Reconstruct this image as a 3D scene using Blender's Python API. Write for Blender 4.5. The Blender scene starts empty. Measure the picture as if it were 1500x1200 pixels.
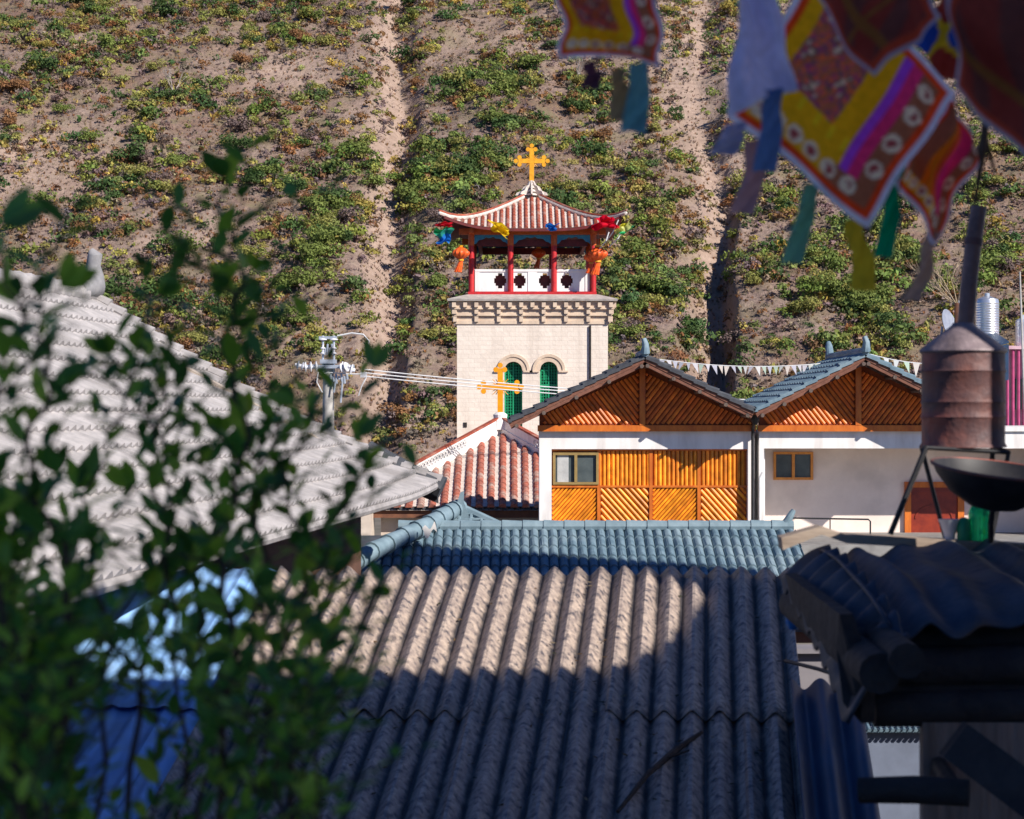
import bpy, math, random
import numpy as np
from mathutils import Vector, Matrix
random.seed(7); np.random.seed(7)
R = math.radians
sc = bpy.context.scene
COL = sc.collection

# ------------------------------------------------------------------ camera, sky, sun, exposure
F = 2917.0            # focal length in photo pixels (70 mm on a 36 mm sensor, 1500 px wide)
CZ = 6.0              # camera height over the valley floor
cam = bpy.data.cameras.new("camera"); camo = bpy.data.objects.new("camera", cam); COL.objects.link(camo)
camo.location = (0, 0, CZ); camo.rotation_euler = (R(90), 0, 0)
cam.lens = 70; cam.sensor_width = 36; cam.clip_start = 0.1; cam.clip_end = 3000
cam.dof.use_dof = True; cam.dof.focus_distance = 62; cam.dof.aperture_fstop = 5.8
sc.camera = camo

SUN = Vector((.74, -.67, .65)).normalized()
w = bpy.data.worlds.new("World"); sc.world = w; w.use_nodes = True
nt = w.node_tree; bg = nt.nodes['Background']
sky = nt.nodes.new('ShaderNodeTexSky'); sky.sky_type = 'NISHITA'; sky.sun_disc = False
sky.sun_elevation = R(33); sky.sun_rotation = R(132); sky.altitude = 2000; sky.air_density = 1.0; sky.dust_density = .3; sky.ozone_density = 3
tint = nt.nodes.new('ShaderNodeMix'); tint.data_type = 'RGBA'; tint.blend_type = 'MULTIPLY'; tint.inputs[0].default_value = 1; tint.inputs[7].default_value = (.55, .86, 1.35, 1)
nt.links.new(sky.outputs[0], tint.inputs[6]); nt.links.new(tint.outputs[2], bg.inputs[0]); bg.inputs[1].default_value = 0.055
sl = bpy.data.lights.new("sun", 'SUN'); sl.energy = 4.8; sl.angle = R(.5); sl.color = (1, .94, .87)
so = bpy.data.objects.new("sun", sl); COL.objects.link(so)
so.rotation_euler = SUN.to_track_quat('Z', 'Y').to_euler(); so.location = (30, -30, 60)
sc.view_settings.view_transform = 'Standard'; sc.view_settings.look = 'None'
sc.view_settings.exposure = 0.52; sc.view_settings.gamma = 1

def P(px, py, Y):
    return Vector((Y*(px-750)/F, Y, CZ+Y*(600-py)/F))

# ------------------------------------------------------------------ materials
def mat(name, c1, c2=None, scale=4, rough=.8, bump=0, metal=0, detail=6, c3=None, s3=.6, amt3=.5, bscale=None, spec=.4, stretch=None, contrast=(.35,.65)):
    m = bpy.data.materials.new(name); m.use_nodes = True; n = m.node_tree; p = n.nodes['Principled BSDF']
    p.inputs['Roughness'].default_value = rough; p.inputs['Metallic'].default_value = metal
    p.inputs['Specular IOR Level'].default_value = spec
    L = n.links
    tc = n.nodes.new('ShaderNodeTexCoord'); mp = n.nodes.new('ShaderNodeMapping'); L.new(tc.outputs['Object'], mp.inputs[0])
    if stretch: mp.inputs['Scale'].default_value = stretch
    vec = mp.outputs[0]
    out = None
    if c2:
        nz = n.nodes.new('ShaderNodeTexNoise'); nz.inputs['Scale'].default_value = scale; nz.inputs['Detail'].default_value = detail; nz.inputs['Roughness'].default_value = .65
        L.new(vec, nz.inputs['Vector'])
        mr = n.nodes.new('ShaderNodeMapRange'); mr.inputs[1].default_value = contrast[0]; mr.inputs[2].default_value = contrast[1]; L.new(nz.outputs['Fac'], mr.inputs[0])
        mx = n.nodes.new('ShaderNodeMix'); mx.data_type = 'RGBA'; L.new(mr.outputs[0], mx.inputs[0])
        mx.inputs[6].default_value = (*c1, 1); mx.inputs[7].default_value = (*c2, 1); out = mx.outputs[2]
    if c3:
        nz = n.nodes.new('ShaderNodeTexNoise'); nz.inputs['Scale'].default_value = s3; nz.inputs['Detail'].default_value = 5
        L.new(vec, nz.inputs['Vector'])
        mr = n.nodes.new('ShaderNodeMapRange'); mr.inputs[1].default_value = .5; mr.inputs[2].default_value = .68; mr.inputs[4].default_value = amt3; L.new(nz.outputs['Fac'], mr.inputs[0])
        mx = n.nodes.new('ShaderNodeMix'); mx.data_type = 'RGBA'; L.new(mr.outputs[0], mx.inputs[0])
        if out: L.new(out, mx.inputs[6])
        else: mx.inputs[6].default_value = (*c1, 1)
        mx.inputs[7].default_value = (*c3, 1); out = mx.outputs[2]
    if out: L.new(out, p.inputs['Base Color'])
    else: p.inputs['Base Color'].default_value = (*c1, 1)
    if bump:
        nb = n.nodes.new('ShaderNodeTexNoise'); nb.inputs['Scale'].default_value = bscale or scale*2; nb.inputs['Detail'].default_value = 6; L.new(vec, nb.inputs['Vector'])
        b = n.nodes.new('ShaderNodeBump'); b.inputs['Strength'].default_value = bump; b.inputs['Distance'].default_value = .03
        L.new(nb.outputs['Fac'], b.inputs['Height']); L.new(b.outputs[0], p.inputs['Normal'])
    return m

def attr_mat(name, rough=.8, trans=0.0, noise=0, nscale=3.0, spec=.2):
    m = bpy.data.materials.new(name); m.use_nodes = True; n = m.node_tree; p = n.nodes['Principled BSDF']; L = n.links
    p.inputs['Roughness'].default_value = rough; p.inputs['Specular IOR Level'].default_value = spec
    a = n.nodes.new('ShaderNodeAttribute'); a.attribute_name = 'Col'
    c = a.outputs['Color']
    if noise:
        tc = n.nodes.new('ShaderNodeTexCoord'); nz = n.nodes.new('ShaderNodeTexNoise'); nz.inputs['Scale'].default_value = nscale; nz.inputs['Detail'].default_value = 8
        L.new(tc.outputs['Object'], nz.inputs['Vector'])
        mr = n.nodes.new('ShaderNodeMapRange'); mr.inputs[1].default_value = .3; mr.inputs[2].default_value = .7; mr.inputs[3].default_value = 1-noise; mr.inputs[4].default_value = 1+noise
        L.new(nz.outputs['Fac'], mr.inputs[0])
        vm = n.nodes.new('ShaderNodeVectorMath'); vm.operation = 'SCALE'; L.new(c, vm.inputs[0]); L.new(mr.outputs[0], vm.inputs['Scale']); c = vm.outputs[0]
    L.new(c, p.inputs['Base Color'])
    if trans:
        t = n.nodes.new('ShaderNodeBsdfTranslucent'); L.new(c, t.inputs[0])
        mx = n.nodes.new('ShaderNodeMixShader'); mx.inputs[0].default_value = trans
        L.new(p.outputs[0], mx.inputs[1]); L.new(t.outputs[0], mx.inputs[2]); L.new(mx.outputs[0], n.nodes['Material Output'].inputs[0])
    return m

def brick_mat(name, c1, c2, mortar, sc_=1.0, bw=.5, rh=.25, ms=.012, stain=None, bump=.3):
    m = bpy.data.materials.new(name); m.use_nodes = True; n = m.node_tree; p = n.nodes['Principled BSDF']; L = n.links
    p.inputs['Roughness'].default_value = .9; p.inputs['Specular IOR Level'].default_value = .2
    tc = n.nodes.new('ShaderNodeTexCoord'); sp = n.nodes.new('ShaderNodeSeparateXYZ'); L.new(tc.outputs['Object'], sp.inputs[0])
    ad = n.nodes.new('ShaderNodeMath'); L.new(sp.outputs[0], ad.inputs[0]); L.new(sp.outputs[1], ad.inputs[1])
    cb = n.nodes.new('ShaderNodeCombineXYZ'); L.new(ad.outputs[0], cb.inputs[0]); L.new(sp.outputs[2], cb.inputs[1])
    br = n.nodes.new('ShaderNodeTexBrick'); L.new(cb.outputs[0], br.inputs['Vector'])
    br.inputs['Color1'].default_value = (*c1, 1); br.inputs['Color2'].default_value = (*c2, 1); br.inputs['Mortar'].default_value = (*mortar, 1)
    br.inputs['Scale'].default_value = sc_; br.inputs['Brick Width'].default_value = bw; br.inputs['Row Height'].default_value = rh; br.inputs['Mortar Size'].default_value = ms
    nz = n.nodes.new('ShaderNodeTexNoise'); nz.inputs['Scale'].default_value = 1.7; nz.inputs['Detail'].default_value = 8; nz.inputs['Roughness'].default_value = .7; L.new(tc.outputs['Object'], nz.inputs['Vector'])
    mr = n.nodes.new('ShaderNodeMapRange'); mr.inputs[1].default_value = .48; mr.inputs[2].default_value = .75; mr.inputs[4].default_value = .6; L.new(nz.outputs['Fac'], mr.inputs[0])
    mx = n.nodes.new('ShaderNodeMix'); mx.data_type = 'RGBA'; L.new(mr.outputs[0], mx.inputs[0]); L.new(br.outputs['Color'], mx.inputs[6])
    mx.inputs[7].default_value = (*(stain or mortar), 1)
    mp = n.nodes.new('ShaderNodeMapping'); mp.inputs['Scale'].default_value = (2.2, 2.2, .16); L.new(tc.outputs['Object'], mp.inputs[0])
    n3 = n.nodes.new('ShaderNodeTexNoise'); n3.inputs['Scale'].default_value = 1.6; n3.inputs['Detail'].default_value = 7; L.new(mp.outputs[0], n3.inputs['Vector'])
    r3 = n.nodes.new('ShaderNodeMapRange'); r3.inputs[1].default_value = .52; r3.inputs[2].default_value = .72; r3.inputs[4].default_value = .35; L.new(n3.outputs['Fac'], r3.inputs[0])
    m3 = n.nodes.new('ShaderNodeMix'); m3.data_type = 'RGBA'; L.new(r3.outputs[0], m3.inputs[0]); L.new(mx.outputs[2], m3.inputs[6]); m3.inputs[7].default_value = (.46, .38, .31, 1)
    L.new(m3.outputs[2], p.inputs['Base Color'])
    n2 = n.nodes.new('ShaderNodeTexNoise'); n2.inputs['Scale'].default_value = 9; n2.inputs['Detail'].default_value = 8; L.new(tc.outputs['Object'], n2.inputs['Vector'])
    a2 = n.nodes.new('ShaderNodeMath'); a2.operation = 'SUBTRACT'; L.new(n2.outputs['Fac'], a2.inputs[0]); L.new(br.outputs['Fac'], a2.inputs[1])
    b = n.nodes.new('ShaderNodeBump'); b.inputs['Strength'].default_value = bump; b.inputs['Distance'].default_value = .04
    L.new(a2.outputs[0], b.inputs['Height']); L.new(b.outputs[0], p.inputs['Normal'])
    return m

M = {}
M['stone'] = brick_mat('tower stone', (.76,.66,.56), (.71,.615,.52), (.64,.55,.46), bw=.42, rh=.16, ms=.008, stain=(.58,.49,.41))
M['stone2'] = mat('cornice stone', (.68,.53,.39), (.5,.38,.28), scale=3, bump=.3)
M['slabstone'] = mat('ledge stone', (.5,.45,.4), (.34,.3,.27), scale=4, bump=.3)
M['cream'] = mat('cream plaster', (.66,.56,.46), (.52,.43,.35), scale=1.6, bump=.2)
M['white'] = mat('white plaster', (.84,.81,.78), (.70,.67,.64), scale=2.2, bump=.1, c3=(.46,.41,.37), s3=2.6, amt3=.42, stretch=(1,1,.22))
M['porchwall'] = mat('pale pink plaster', (.86,.73,.64), (.76,.63,.55), scale=1.1, bump=.1, c3=(.42,.36,.32), s3=.8, amt3=.35)
M['red'] = mat('red paint', (.55,.02,.02), (.38,.015,.02), scale=6, rough=.5)
M['orange_paint'] = mat('orange paint', (.65,.16,.02), (.5,.08,.015), scale=8, rough=.5)
M['darkred'] = mat('dark red timber', (.17,.022,.02), (.09,.015,.015), scale=5, rough=.6)
M['blue_paint'] = mat('turquoise paint', (.05,.30,.42), (.03,.19,.35), scale=8, rough=.5)
M['green_paint'] = mat('green paint', (.012,.30,.13), (.01,.2,.09), scale=10, rough=.4)
M['redtile'] = mat('red clay tile', (.44,.13,.08), (.30,.10,.07), scale=4.5, bump=.4, c3=(.44,.33,.27), s3=1.7, amt3=.9, contrast=(.4,.6))
M['redtile_dark'] = mat('red glazed tile', (.40,.09,.04), (.22,.05,.035), scale=6, bump=.3, c3=(.45,.3,.24), s3=2.2, amt3=.6)
M['mortar'] = mat('pale mortar', (.68,.6,.53), (.46,.39,.34), scale=7, bump=.4)
M['gold'] = mat('golden yellow paint', (.80,.40,.015), (.66,.28,.01), scale=6, rough=.35, spec=.5)
M['ochre'] = mat('ochre yellow paint', (.85,.36,.006), (.70,.27,.005), scale=6, rough=.35, spec=.5)
M['bluetile'] = mat('blue grey cement tile', (.17,.245,.29), (.10,.16,.20), scale=5, rough=.6, bump=.3, c3=(.26,.33,.36), s3=1.1, amt3=.6)
M['blueridge'] = mat('blue grey ridge tile', (.21,.29,.33), (.14,.205,.24), scale=4, rough=.6, bump=.2)
M['greytile'] = mat('light grey tile', (.43,.40,.39), (.32,.30,.295), scale=3.3, rough=.8, bump=.4, c3=(.24,.22,.21), s3=.9, amt3=.75, contrast=(.38,.6))
M['ridgegrey'] = mat('grey ridge clay', (.30,.29,.29), (.2,.195,.2), scale=5, bump=.3)
M['darktile'] = mat('dark grey tile', (.075,.08,.09), (.04,.042,.05), scale=4, rough=.7, bump=.3)
M['asbestos'] = mat('fibre cement', (.54,.425,.335), (.25,.195,.17), scale=16, rough=.42, bump=.3, c3=(.06,.058,.07), s3=20, amt3=.95, bscale=70, spec=.5)
M['paleblue'] = mat('pale blue steel', (.31,.55,.90), (.24,.45,.80), scale=2, rough=.5, c3=(.25,.33,.42), s3=2.5, amt3=.4)
M['bluesheet'] = mat('dark blue steel sheet', (.022,.055,.115), (.015,.035,.075), scale=3, rough=.45)
M['hutsheet'] = mat('weathered bluish sheet', (.018,.032,.06), (.065,.07,.09), scale=5, rough=.6, c3=(.06,.05,.05), s3=6, amt3=.8, bump=.4)
M['wood'] = mat('varnished orange wood', (.66,.18,.02), (.46,.10,.012), scale=5, rough=.45, stretch=(1,1,.3), spec=.4)
M['woodlight'] = mat('honey varnished wood', (.72,.30,.055), (.55,.19,.03), scale=7, rough=.4, spec=.5)
M['gable'] = mat('red brown gable board', (.26,.055,.014), (.17,.035,.01), scale=4)
M['wooddark'] = mat('dark stained wood', (.13,.04,.018), (.07,.022,.012), scale=6, rough=.6)
M['rafter'] = mat('brown rafter wood', (.22,.09,.055), (.13,.05,.03), scale=6, rough=.7)
M['brown'] = mat('brown fascia wood', (.20,.08,.04), (.12,.05,.03), scale=5)
M['outb'] = mat('pale render in painted shade', (.24,.22,.23), (.18,.165,.18), scale=1.3)  # pale outbuilding wall darkened to grey, its shade put into the colour
M['shadewall'] = mat('wall in painted shade', (.17,.20,.27), (.12,.14,.19), scale=1.3)  # dark bluish tone replaces shade on the yard walls
M['oldwood'] = mat('old grey brown planks', (.16,.115,.09), (.08,.055,.045), scale=6, bump=.5, stretch=(4,4,.5))
M['plankw'] = mat('brown grey planks', (.30,.23,.19), (.17,.125,.10), scale=6, bump=.5, stretch=(5,4,.5))
M['plank'] = mat('pale plank', (.42,.33,.25), (.27,.2,.15), scale=6, bump=.3, stretch=(.5,3,3))
M['blacklog'] = mat('sooty log', (.018,.016,.018), (.04,.035,.035), scale=8, bump=.6)
M['glass'] = mat('window glass', (.045,.06,.065), (.1,.12,.12), scale=1.2, rough=.12, spec=.8)
M['curtain'] = mat('pale curtain', (.5,.5,.48), (.36,.36,.35), scale=3)
M['brass'] = mat('bronze aluminium', (.32,.22,.08), (.24,.16,.06), scale=6, rough=.4)
M['black'] = mat('black iron', (.012,.012,.014), (.03,.028,.03), scale=9, rough=.55)
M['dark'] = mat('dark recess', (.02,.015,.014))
M['concrete'] = mat('pole concrete', (.5,.48,.44), (.36,.34,.32), scale=6, bump=.2)
M['galv'] = mat('galvanised steel', (.48,.52,.58), (.34,.38,.44), scale=8, rough=.45, metal=.35)
M['steel'] = mat('stainless steel', (.75,.76,.78), (.62,.63,.65), scale=3, rough=.3, metal=.75)
M['porcelain'] = mat('white porcelain', (.75,.75,.78), (.6,.6,.65), scale=5, rough=.25)
M['wire'] = mat('pale cable', (.7,.7,.7), (.55,.55,.55), scale=3)
M['rust'] = mat('rusty sheet steel', (.17,.065,.05), (.09,.055,.058), scale=7, rough=.6, bump=.4, metal=.1, c3=(.36,.09,.055), s3=4, amt3=.9)
M['pipe'] = mat('brown rusty pipe', (.20,.12,.11), (.10,.06,.06), scale=9, rough=.5, bump=.3, c3=(.34,.2,.17), s3=5, amt3=.7)
M['zinc'] = mat('sooty zinc', (.30,.23,.235), (.15,.115,.12), scale=8, rough=.5, metal=.15, bump=.3)
M['pink'] = mat('pink paint', (.62,.42,.46), (.5,.3,.36), scale=4)
M['redlantern'] = mat('orange lantern silk', (.85,.16,.02), (.7,.07,.015), scale=9, rough=.5)
M['greyplate'] = mat('grey dish metal', (.3,.32,.38), (.22,.24,.3), scale=5, rough=.5)
M['bark'] = mat('brown bark', (.09,.055,.035), (.05,.03,.02), scale=20)
M['drybark'] = mat('dry pale branches', (.48,.37,.24), (.32,.24,.16), scale=9)
M['ground'] = mat('village ground', (.2,.17,.14), (.13,.12,.09), scale=.5, bump=.3)
M['terrace'] = mat('terrace concrete', (.3,.29,.27), (.2,.19,.18), scale=2, bump=.2)
M['foliage'] = attr_mat('hill foliage', trans=.2)
M['leaf'] = attr_mat('glossy leaf', rough=.35, trans=.35, spec=.4)
M['slat'] = attr_mat('varnished slat', rough=.45, noise=.3, nscale=5, spec=.4)
M['cloth'] = attr_mat('printed cotton', rough=.9, trans=.5, noise=.12, nscale=60)
def bottle_mat():
    m = bpy.data.materials.new('green bottle plastic'); m.use_nodes = True; p = m.node_tree.nodes['Principled BSDF']
    p.inputs['Base Color'].default_value = (.02, .75, .28, 1); p.inputs['Roughness'].default_value = .12
    p.inputs['Transmission Weight'].default_value = .55; p.inputs['IOR'].default_value = 1.3
    return m
M['bottle'] = bottle_mat()

def valley_shade(m, col):  # paints shade into the corrugation valleys for stronger contrast
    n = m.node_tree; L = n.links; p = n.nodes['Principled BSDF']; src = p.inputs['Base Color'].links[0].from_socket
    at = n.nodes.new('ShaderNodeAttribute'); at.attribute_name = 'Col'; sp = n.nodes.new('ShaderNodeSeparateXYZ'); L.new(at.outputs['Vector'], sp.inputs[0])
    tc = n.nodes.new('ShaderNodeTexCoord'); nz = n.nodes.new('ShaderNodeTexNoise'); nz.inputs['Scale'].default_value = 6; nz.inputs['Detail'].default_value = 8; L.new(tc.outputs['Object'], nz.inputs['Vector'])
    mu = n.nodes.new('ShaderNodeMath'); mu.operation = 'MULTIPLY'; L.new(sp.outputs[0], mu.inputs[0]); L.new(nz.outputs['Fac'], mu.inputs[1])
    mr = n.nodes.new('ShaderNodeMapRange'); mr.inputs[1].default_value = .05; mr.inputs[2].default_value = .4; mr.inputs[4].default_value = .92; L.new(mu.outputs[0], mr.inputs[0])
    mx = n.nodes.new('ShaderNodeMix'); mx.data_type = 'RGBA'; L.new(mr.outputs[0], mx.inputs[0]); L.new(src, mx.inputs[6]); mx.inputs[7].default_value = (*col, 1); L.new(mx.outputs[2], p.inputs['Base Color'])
valley_shade(M['asbestos'], (.03, .028, .03))

# ------------------------------------------------------------------ mesh helpers
class MB:
    def __init__(s): s.v = []; s.f = []; s.c = []; s.usec = False
    def add(s, vs, fs, col=None):
        b = len(s.v); s.v.extend(Vector(q) for q in vs); s.f.extend(tuple(b+i for i in f) for f in fs)
        if col is not None: s.usec = True
        s.c.extend([col or (1,1,1)]*len(vs)); return s
    def box(s, lo, hi, col=None):
        x0,y0,z0 = lo; x1,y1,z1 = hi
        return s.add([(x0,y0,z0),(x1,y0,z0),(x1,y1,z0),(x0,y1,z0),(x0,y0,z1),(x1,y0,z1),(x1,y1,z1),(x0,y1,z1)],
              [(0,3,2,1),(4,5,6,7),(0,1,5,4),(1,2,6,5),(2,3,7,6),(3,0,4,7)], col)
    def pbox(s, x0, y0, x1, y1, Ya, Yb):     # box by picture rectangle on its front face at depth Ya, back at Yb
        a = P(x0, y1, Ya); b = P(x1, y0, Ya)
        return s.box((a.x, Ya, a.z), (b.x, Yb, b.z))
    def prism(s, pts, d, col=None):
        n = len(pts); d = Vector(d); pts = [Vector(p) for p in pts]
        nrm = Vector((0,0,0))
        for i in range(n): nrm += pts[i].cross(pts[(i+1) % n])
        if nrm.dot(d) > 0: pts = pts[::-1]
        return s.add(pts+[p+d for p in pts], [tuple(range(n)), tuple(reversed(range(n, 2*n)))]+[(i, i+n, (i+1)%n+n, (i+1)%n) for i in range(n)], col)
    def tube(s, path, rad, n=8, caps=True, col=None):
        path = [Vector(p) for p in path]; m = len(path)
        if not hasattr(rad, '__len__'): rad = [rad]*m
        vs = []; ref = None
        for i, p in enumerate(path):
            t = (path[min(i+1,m-1)]-path[max(i-1,0)]).normalized()
            if ref is None:
                ref = Vector((0,0,1)) if abs(t.z) < .9 else Vector((0,1,0))
            a = t.cross(ref).normalized(); b = t.cross(a).normalized(); ref = -b if False else a.cross(t)
            for k in range(n):
                q = 2*math.pi*k/n; vs.append(p+(a*math.cos(q)+b*math.sin(q))*rad[i])
        fs = [(i*n+k, i*n+(k+1)%n, (i+1)*n+(k+1)%n, (i+1)*n+k) for i in range(m-1) for k in range(n)]
        if caps: fs += [tuple(reversed(range(n))), tuple(range((m-1)*n, m*n))]
        return s.add(vs, fs, col)
    def lathe(s, c, prof, n=20, axis=Vector((0,0,1)), col=None):
        axis = Vector(axis).normalized(); a = axis.orthogonal().normalized(); b = axis.cross(a)
        vs = [Vector(c)+axis*z+(a*math.cos(2*math.pi*k/n)+b*math.sin(2*math.pi*k/n))*max(r, 1e-4) for r, z in prof for k in range(n)]
        m = len(prof)
        fs = [(i*n+k, i*n+(k+1)%n, (i+1)*n+(k+1)%n, (i+1)*n+k) for i in range(m-1) for k in range(n)]
        fs += [tuple(reversed(range(n))), tuple(range((m-1)*n, m*n))]
        return s.add(vs, fs, col)
    def grid(s, fn, nu, nv, colfn=None):
        vs = [fn(i/nu, j/nv) for j in range(nv+1) for i in range(nu+1)]
        b = len(s.v); s.v.extend(Vector(q) for q in vs)
        s.f.extend((b+j*(nu+1)+i, b+j*(nu+1)+i+1, b+(j+1)*(nu+1)+i+1, b+(j+1)*(nu+1)+i) for j in range(nv) for i in range(nu))
        if colfn: s.usec = True; s.c.extend(colfn(i/nu, j/nv) for j in range(nv+1) for i in range(nu+1))
        else: s.c.extend([(1,1,1)]*len(vs))
        return s
    def build(s, name, m, parent=None, smooth=False):
        off = Vector((0,0,0)); r = parent
        while r is not None: off += r.location; r = r.parent
        me = bpy.data.meshes.new(name); me.from_pydata([tuple(v-off) for v in s.v], [], s.f); me.update()
        if s.usec:
            ca = me.color_attributes.new('Col', 'FLOAT_COLOR', 'POINT')
            ca.data.foreach_set('color', np.array([(*c, 1) for c in s.c], dtype=np.float32).ravel())
        me.materials.append(m)
        if smooth:
            me.polygons.foreach_set('use_smooth', [True]*len(me.polygons))
            me.set_sharp_from_angle(angle=R(35))
        o = bpy.data.objects.new(name, me); COL.objects.link(o)
        if parent is not None: o.parent = parent
        return o

def tag(o, label=None, cat=None, group=None, kind=None):
    if label: o['label'] = label
    if cat: o['category'] = cat
    if group: o['group'] = group
    if kind: o['kind'] = kind
    return o
def thing(name, label, cat, loc=(0,0,0), group=None):
    o = bpy.data.objects.new(name, None); COL.objects.link(o); o.location = Vector(loc); o.empty_display_size = .2
    return tag(o, label, cat, group)
def np_mesh(name, V, Q, C, m, parent=None):
    me = bpy.data.meshes.new(name); nv, nf = len(V), len(Q); k = Q.shape[1]
    me.vertices.add(nv); me.vertices.foreach_set('co', V.astype(np.float32).ravel())
    me.loops.add(nf*k); me.loops.foreach_set('vertex_index', Q.astype(np.int32).ravel())
    me.polygons.add(nf); me.polygons.foreach_set('loop_start', np.arange(0, nf*k, k, dtype=np.int32)); me.polygons.foreach_set('loop_total', np.full(nf, k, dtype=np.int32))
    me.update(calc_edges=True)
    if C is not None:
        ca = me.color_attributes.new('Col', 'FLOAT_COLOR', 'POINT')
        ca.data.foreach_set('color', np.concatenate([C, np.ones((nv,1))], 1).astype(np.float32).ravel())
    me.materials.append(m); o = bpy.data.objects.new(name, me); COL.objects.link(o)
    if parent is not None: o.parent = parent
    return o

def sheet(mb, O, U, V, N, u0, u1, v0f, v1f, pitch, prof, course=None, step=.02, K=8, phase=0):
    """A roof covering: profile repeated every pitch along U, courses stepping down along V."""
    n = max(1, int(round((u1-u0)/pitch))); p = (u1-u0)/n
    us = [u0+p*(i+k/K) for i in range(n) for k in range(K)]+[u1]
    hs = [prof(((i % K)/K+phase) % 1.0) for i in range(len(us))]
    v0s = [v0f(u) for u in us]; v1s = [v1f(u) for u in us]
    vmin, vmax = min(v0s), max(v1s)
    if course is None: course = vmax-vmin+1
    c0 = math.floor(vmin/course+1e-6) if course < vmax-vmin else 0
    base = vmin if course > vmax-vmin else 0
    j = c0
    while True:
        a = base+j*course; b = a+course
        if a >= vmax-1e-6: break
        vs = []; ok = []
        for u, h, q0, q1 in zip(us, hs, v0s, v1s):
            va = min(max(a, q0), q1); vb = min(max(b, q0), q1)
            jit = random.uniform(-.15, .15)*step
            vs.append(O+U*u+V*va+N*(h+step*(va-a)/course))
            vs.append(O+U*u+V*vb+N*(h+step*(vb-a)/course+jit))
            vs.append(O+U*u+V*vb+N*(h-.3*step))
            ok.append(vb-va > 1e-4)
        fs = []
        for i in range(len(us)-1):
            if ok[i] or ok[i+1]:
                fs.append((3*i, 3*i+1, 3*i+4, 3*i+3)); fs.append((3*i+1, 3*i+2, 3*i+5, 3*i+4))
        mb.add(vs, fs); j += 1
    return mb

def barrels(mb, fn, us, v0f, v1f, rad, seg=6, nv=10, gap=.97):
    """Half-round tile rows following surface fn(u, v) -> (point, normal, across)."""
    for u in us:
        a, b = v0f(u), v1f(u)
        if b-a < .02: continue
        for j in range(nv):
            t0, t1 = a+(b-a)*j/nv, a+(b-a)*(j+gap)/nv
            vs = []
            for t, rr in ((t0, rad*.86), (t1, rad)):
                p, N, A = fn(u, t)
                for k in range(seg+1):
                    q = math.pi*k/seg; vs.append(p+A*math.cos(q)*rr+N*math.sin(q)*rr)
            fs = [(k, k+seg+1, k+seg+2, k+1) for k in range(seg)]+[tuple(range(seg+1, 2*seg+2))]
            mb.add(vs, fs)
    return mb
X_ = Vector((1,0,0)); Y_ = Vector((0,1,0)); Z_ = Vector((0,0,1))

# ------------------------------------------------------------------ noise for terrain
def vnoise(x, y, seed=0):
    xi = np.floor(x).astype(np.int64); yi = np.floor(y).astype(np.int64); xf = x-xi; yf = y-yi
    def h(a, b):
        n = (a*374761393+b*668265263+seed*1442695041) & 0xffffffff
        n = ((n ^ (n >> 13))*1274126177) & 0xffffffff
        return ((n ^ (n >> 16)) & 0xffff)/65535.0
    u = xf*xf*(3-2*xf); v = yf*yf*(3-2*yf)
    return (h(xi,yi)*(1-u)+h(xi+1,yi)*u)*(1-v)+(h(xi,yi+1)*(1-u)+h(xi+1,yi+1)*u)*v
def fbm(x, y, o=4, seed=0):
    s = 0; a = 1; t = 0
    for k in range(o): s = s+a*vnoise(x*2**k, y*2**k, seed+k*17); t += a; a *= .5
    return s/t

HY0 = 128.0
def g1c(Y):   # centre of the left gully in ray units (pixels)
    t = np.clip((Y-155)/110, -.3, 1.6); return 572+8*np.sin(t*7)+t*38
def g2c(Y):
    t = np.clip((Y-155)/110, -.3, 1.6); return 1052+6*np.sin(t*9+1)-t*14+8*np.cos(t*4)
def hillz(X, Y):
    s = X/Y*F+750
    base = np.where(Y > HY0, (Y-HY0)*.51, 0.0)
    rib = 5.0*(fbm(X/26.0, Y/95.0, 3, 5)-.5)+2.2*(fbm(X/7.0, Y/16.0, 4, 9)-.5)+.8*(fbm(X/1.9, Y/2.2, 3, 3)-.5)
    wob = 34*(fbm(X/6.0, Y/11.0, 4, 33)-.5)
    def gully(c, wl, wr, d):
        x = s-c+wob
        return -d*np.where(x < 0, np.clip(1+x/wl, 0, 1), np.clip(1-x/wr, 0, 1)**.6)
    g = gully(g1c(Y), 50, 30, 2.0)+gully(g2c(Y), 80, 21, 1.3+2.8*np.clip((182-Y)/25, 0, 1))
    k = np.clip((Y-HY0)/12, 0, 1)
    return base+(rib+g)*k
# ground
g = MB(); g.box((-160,-60,-1), (160,HY0+2,0)); tag(g.build('ground', M['ground']), kind='structure')

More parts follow.
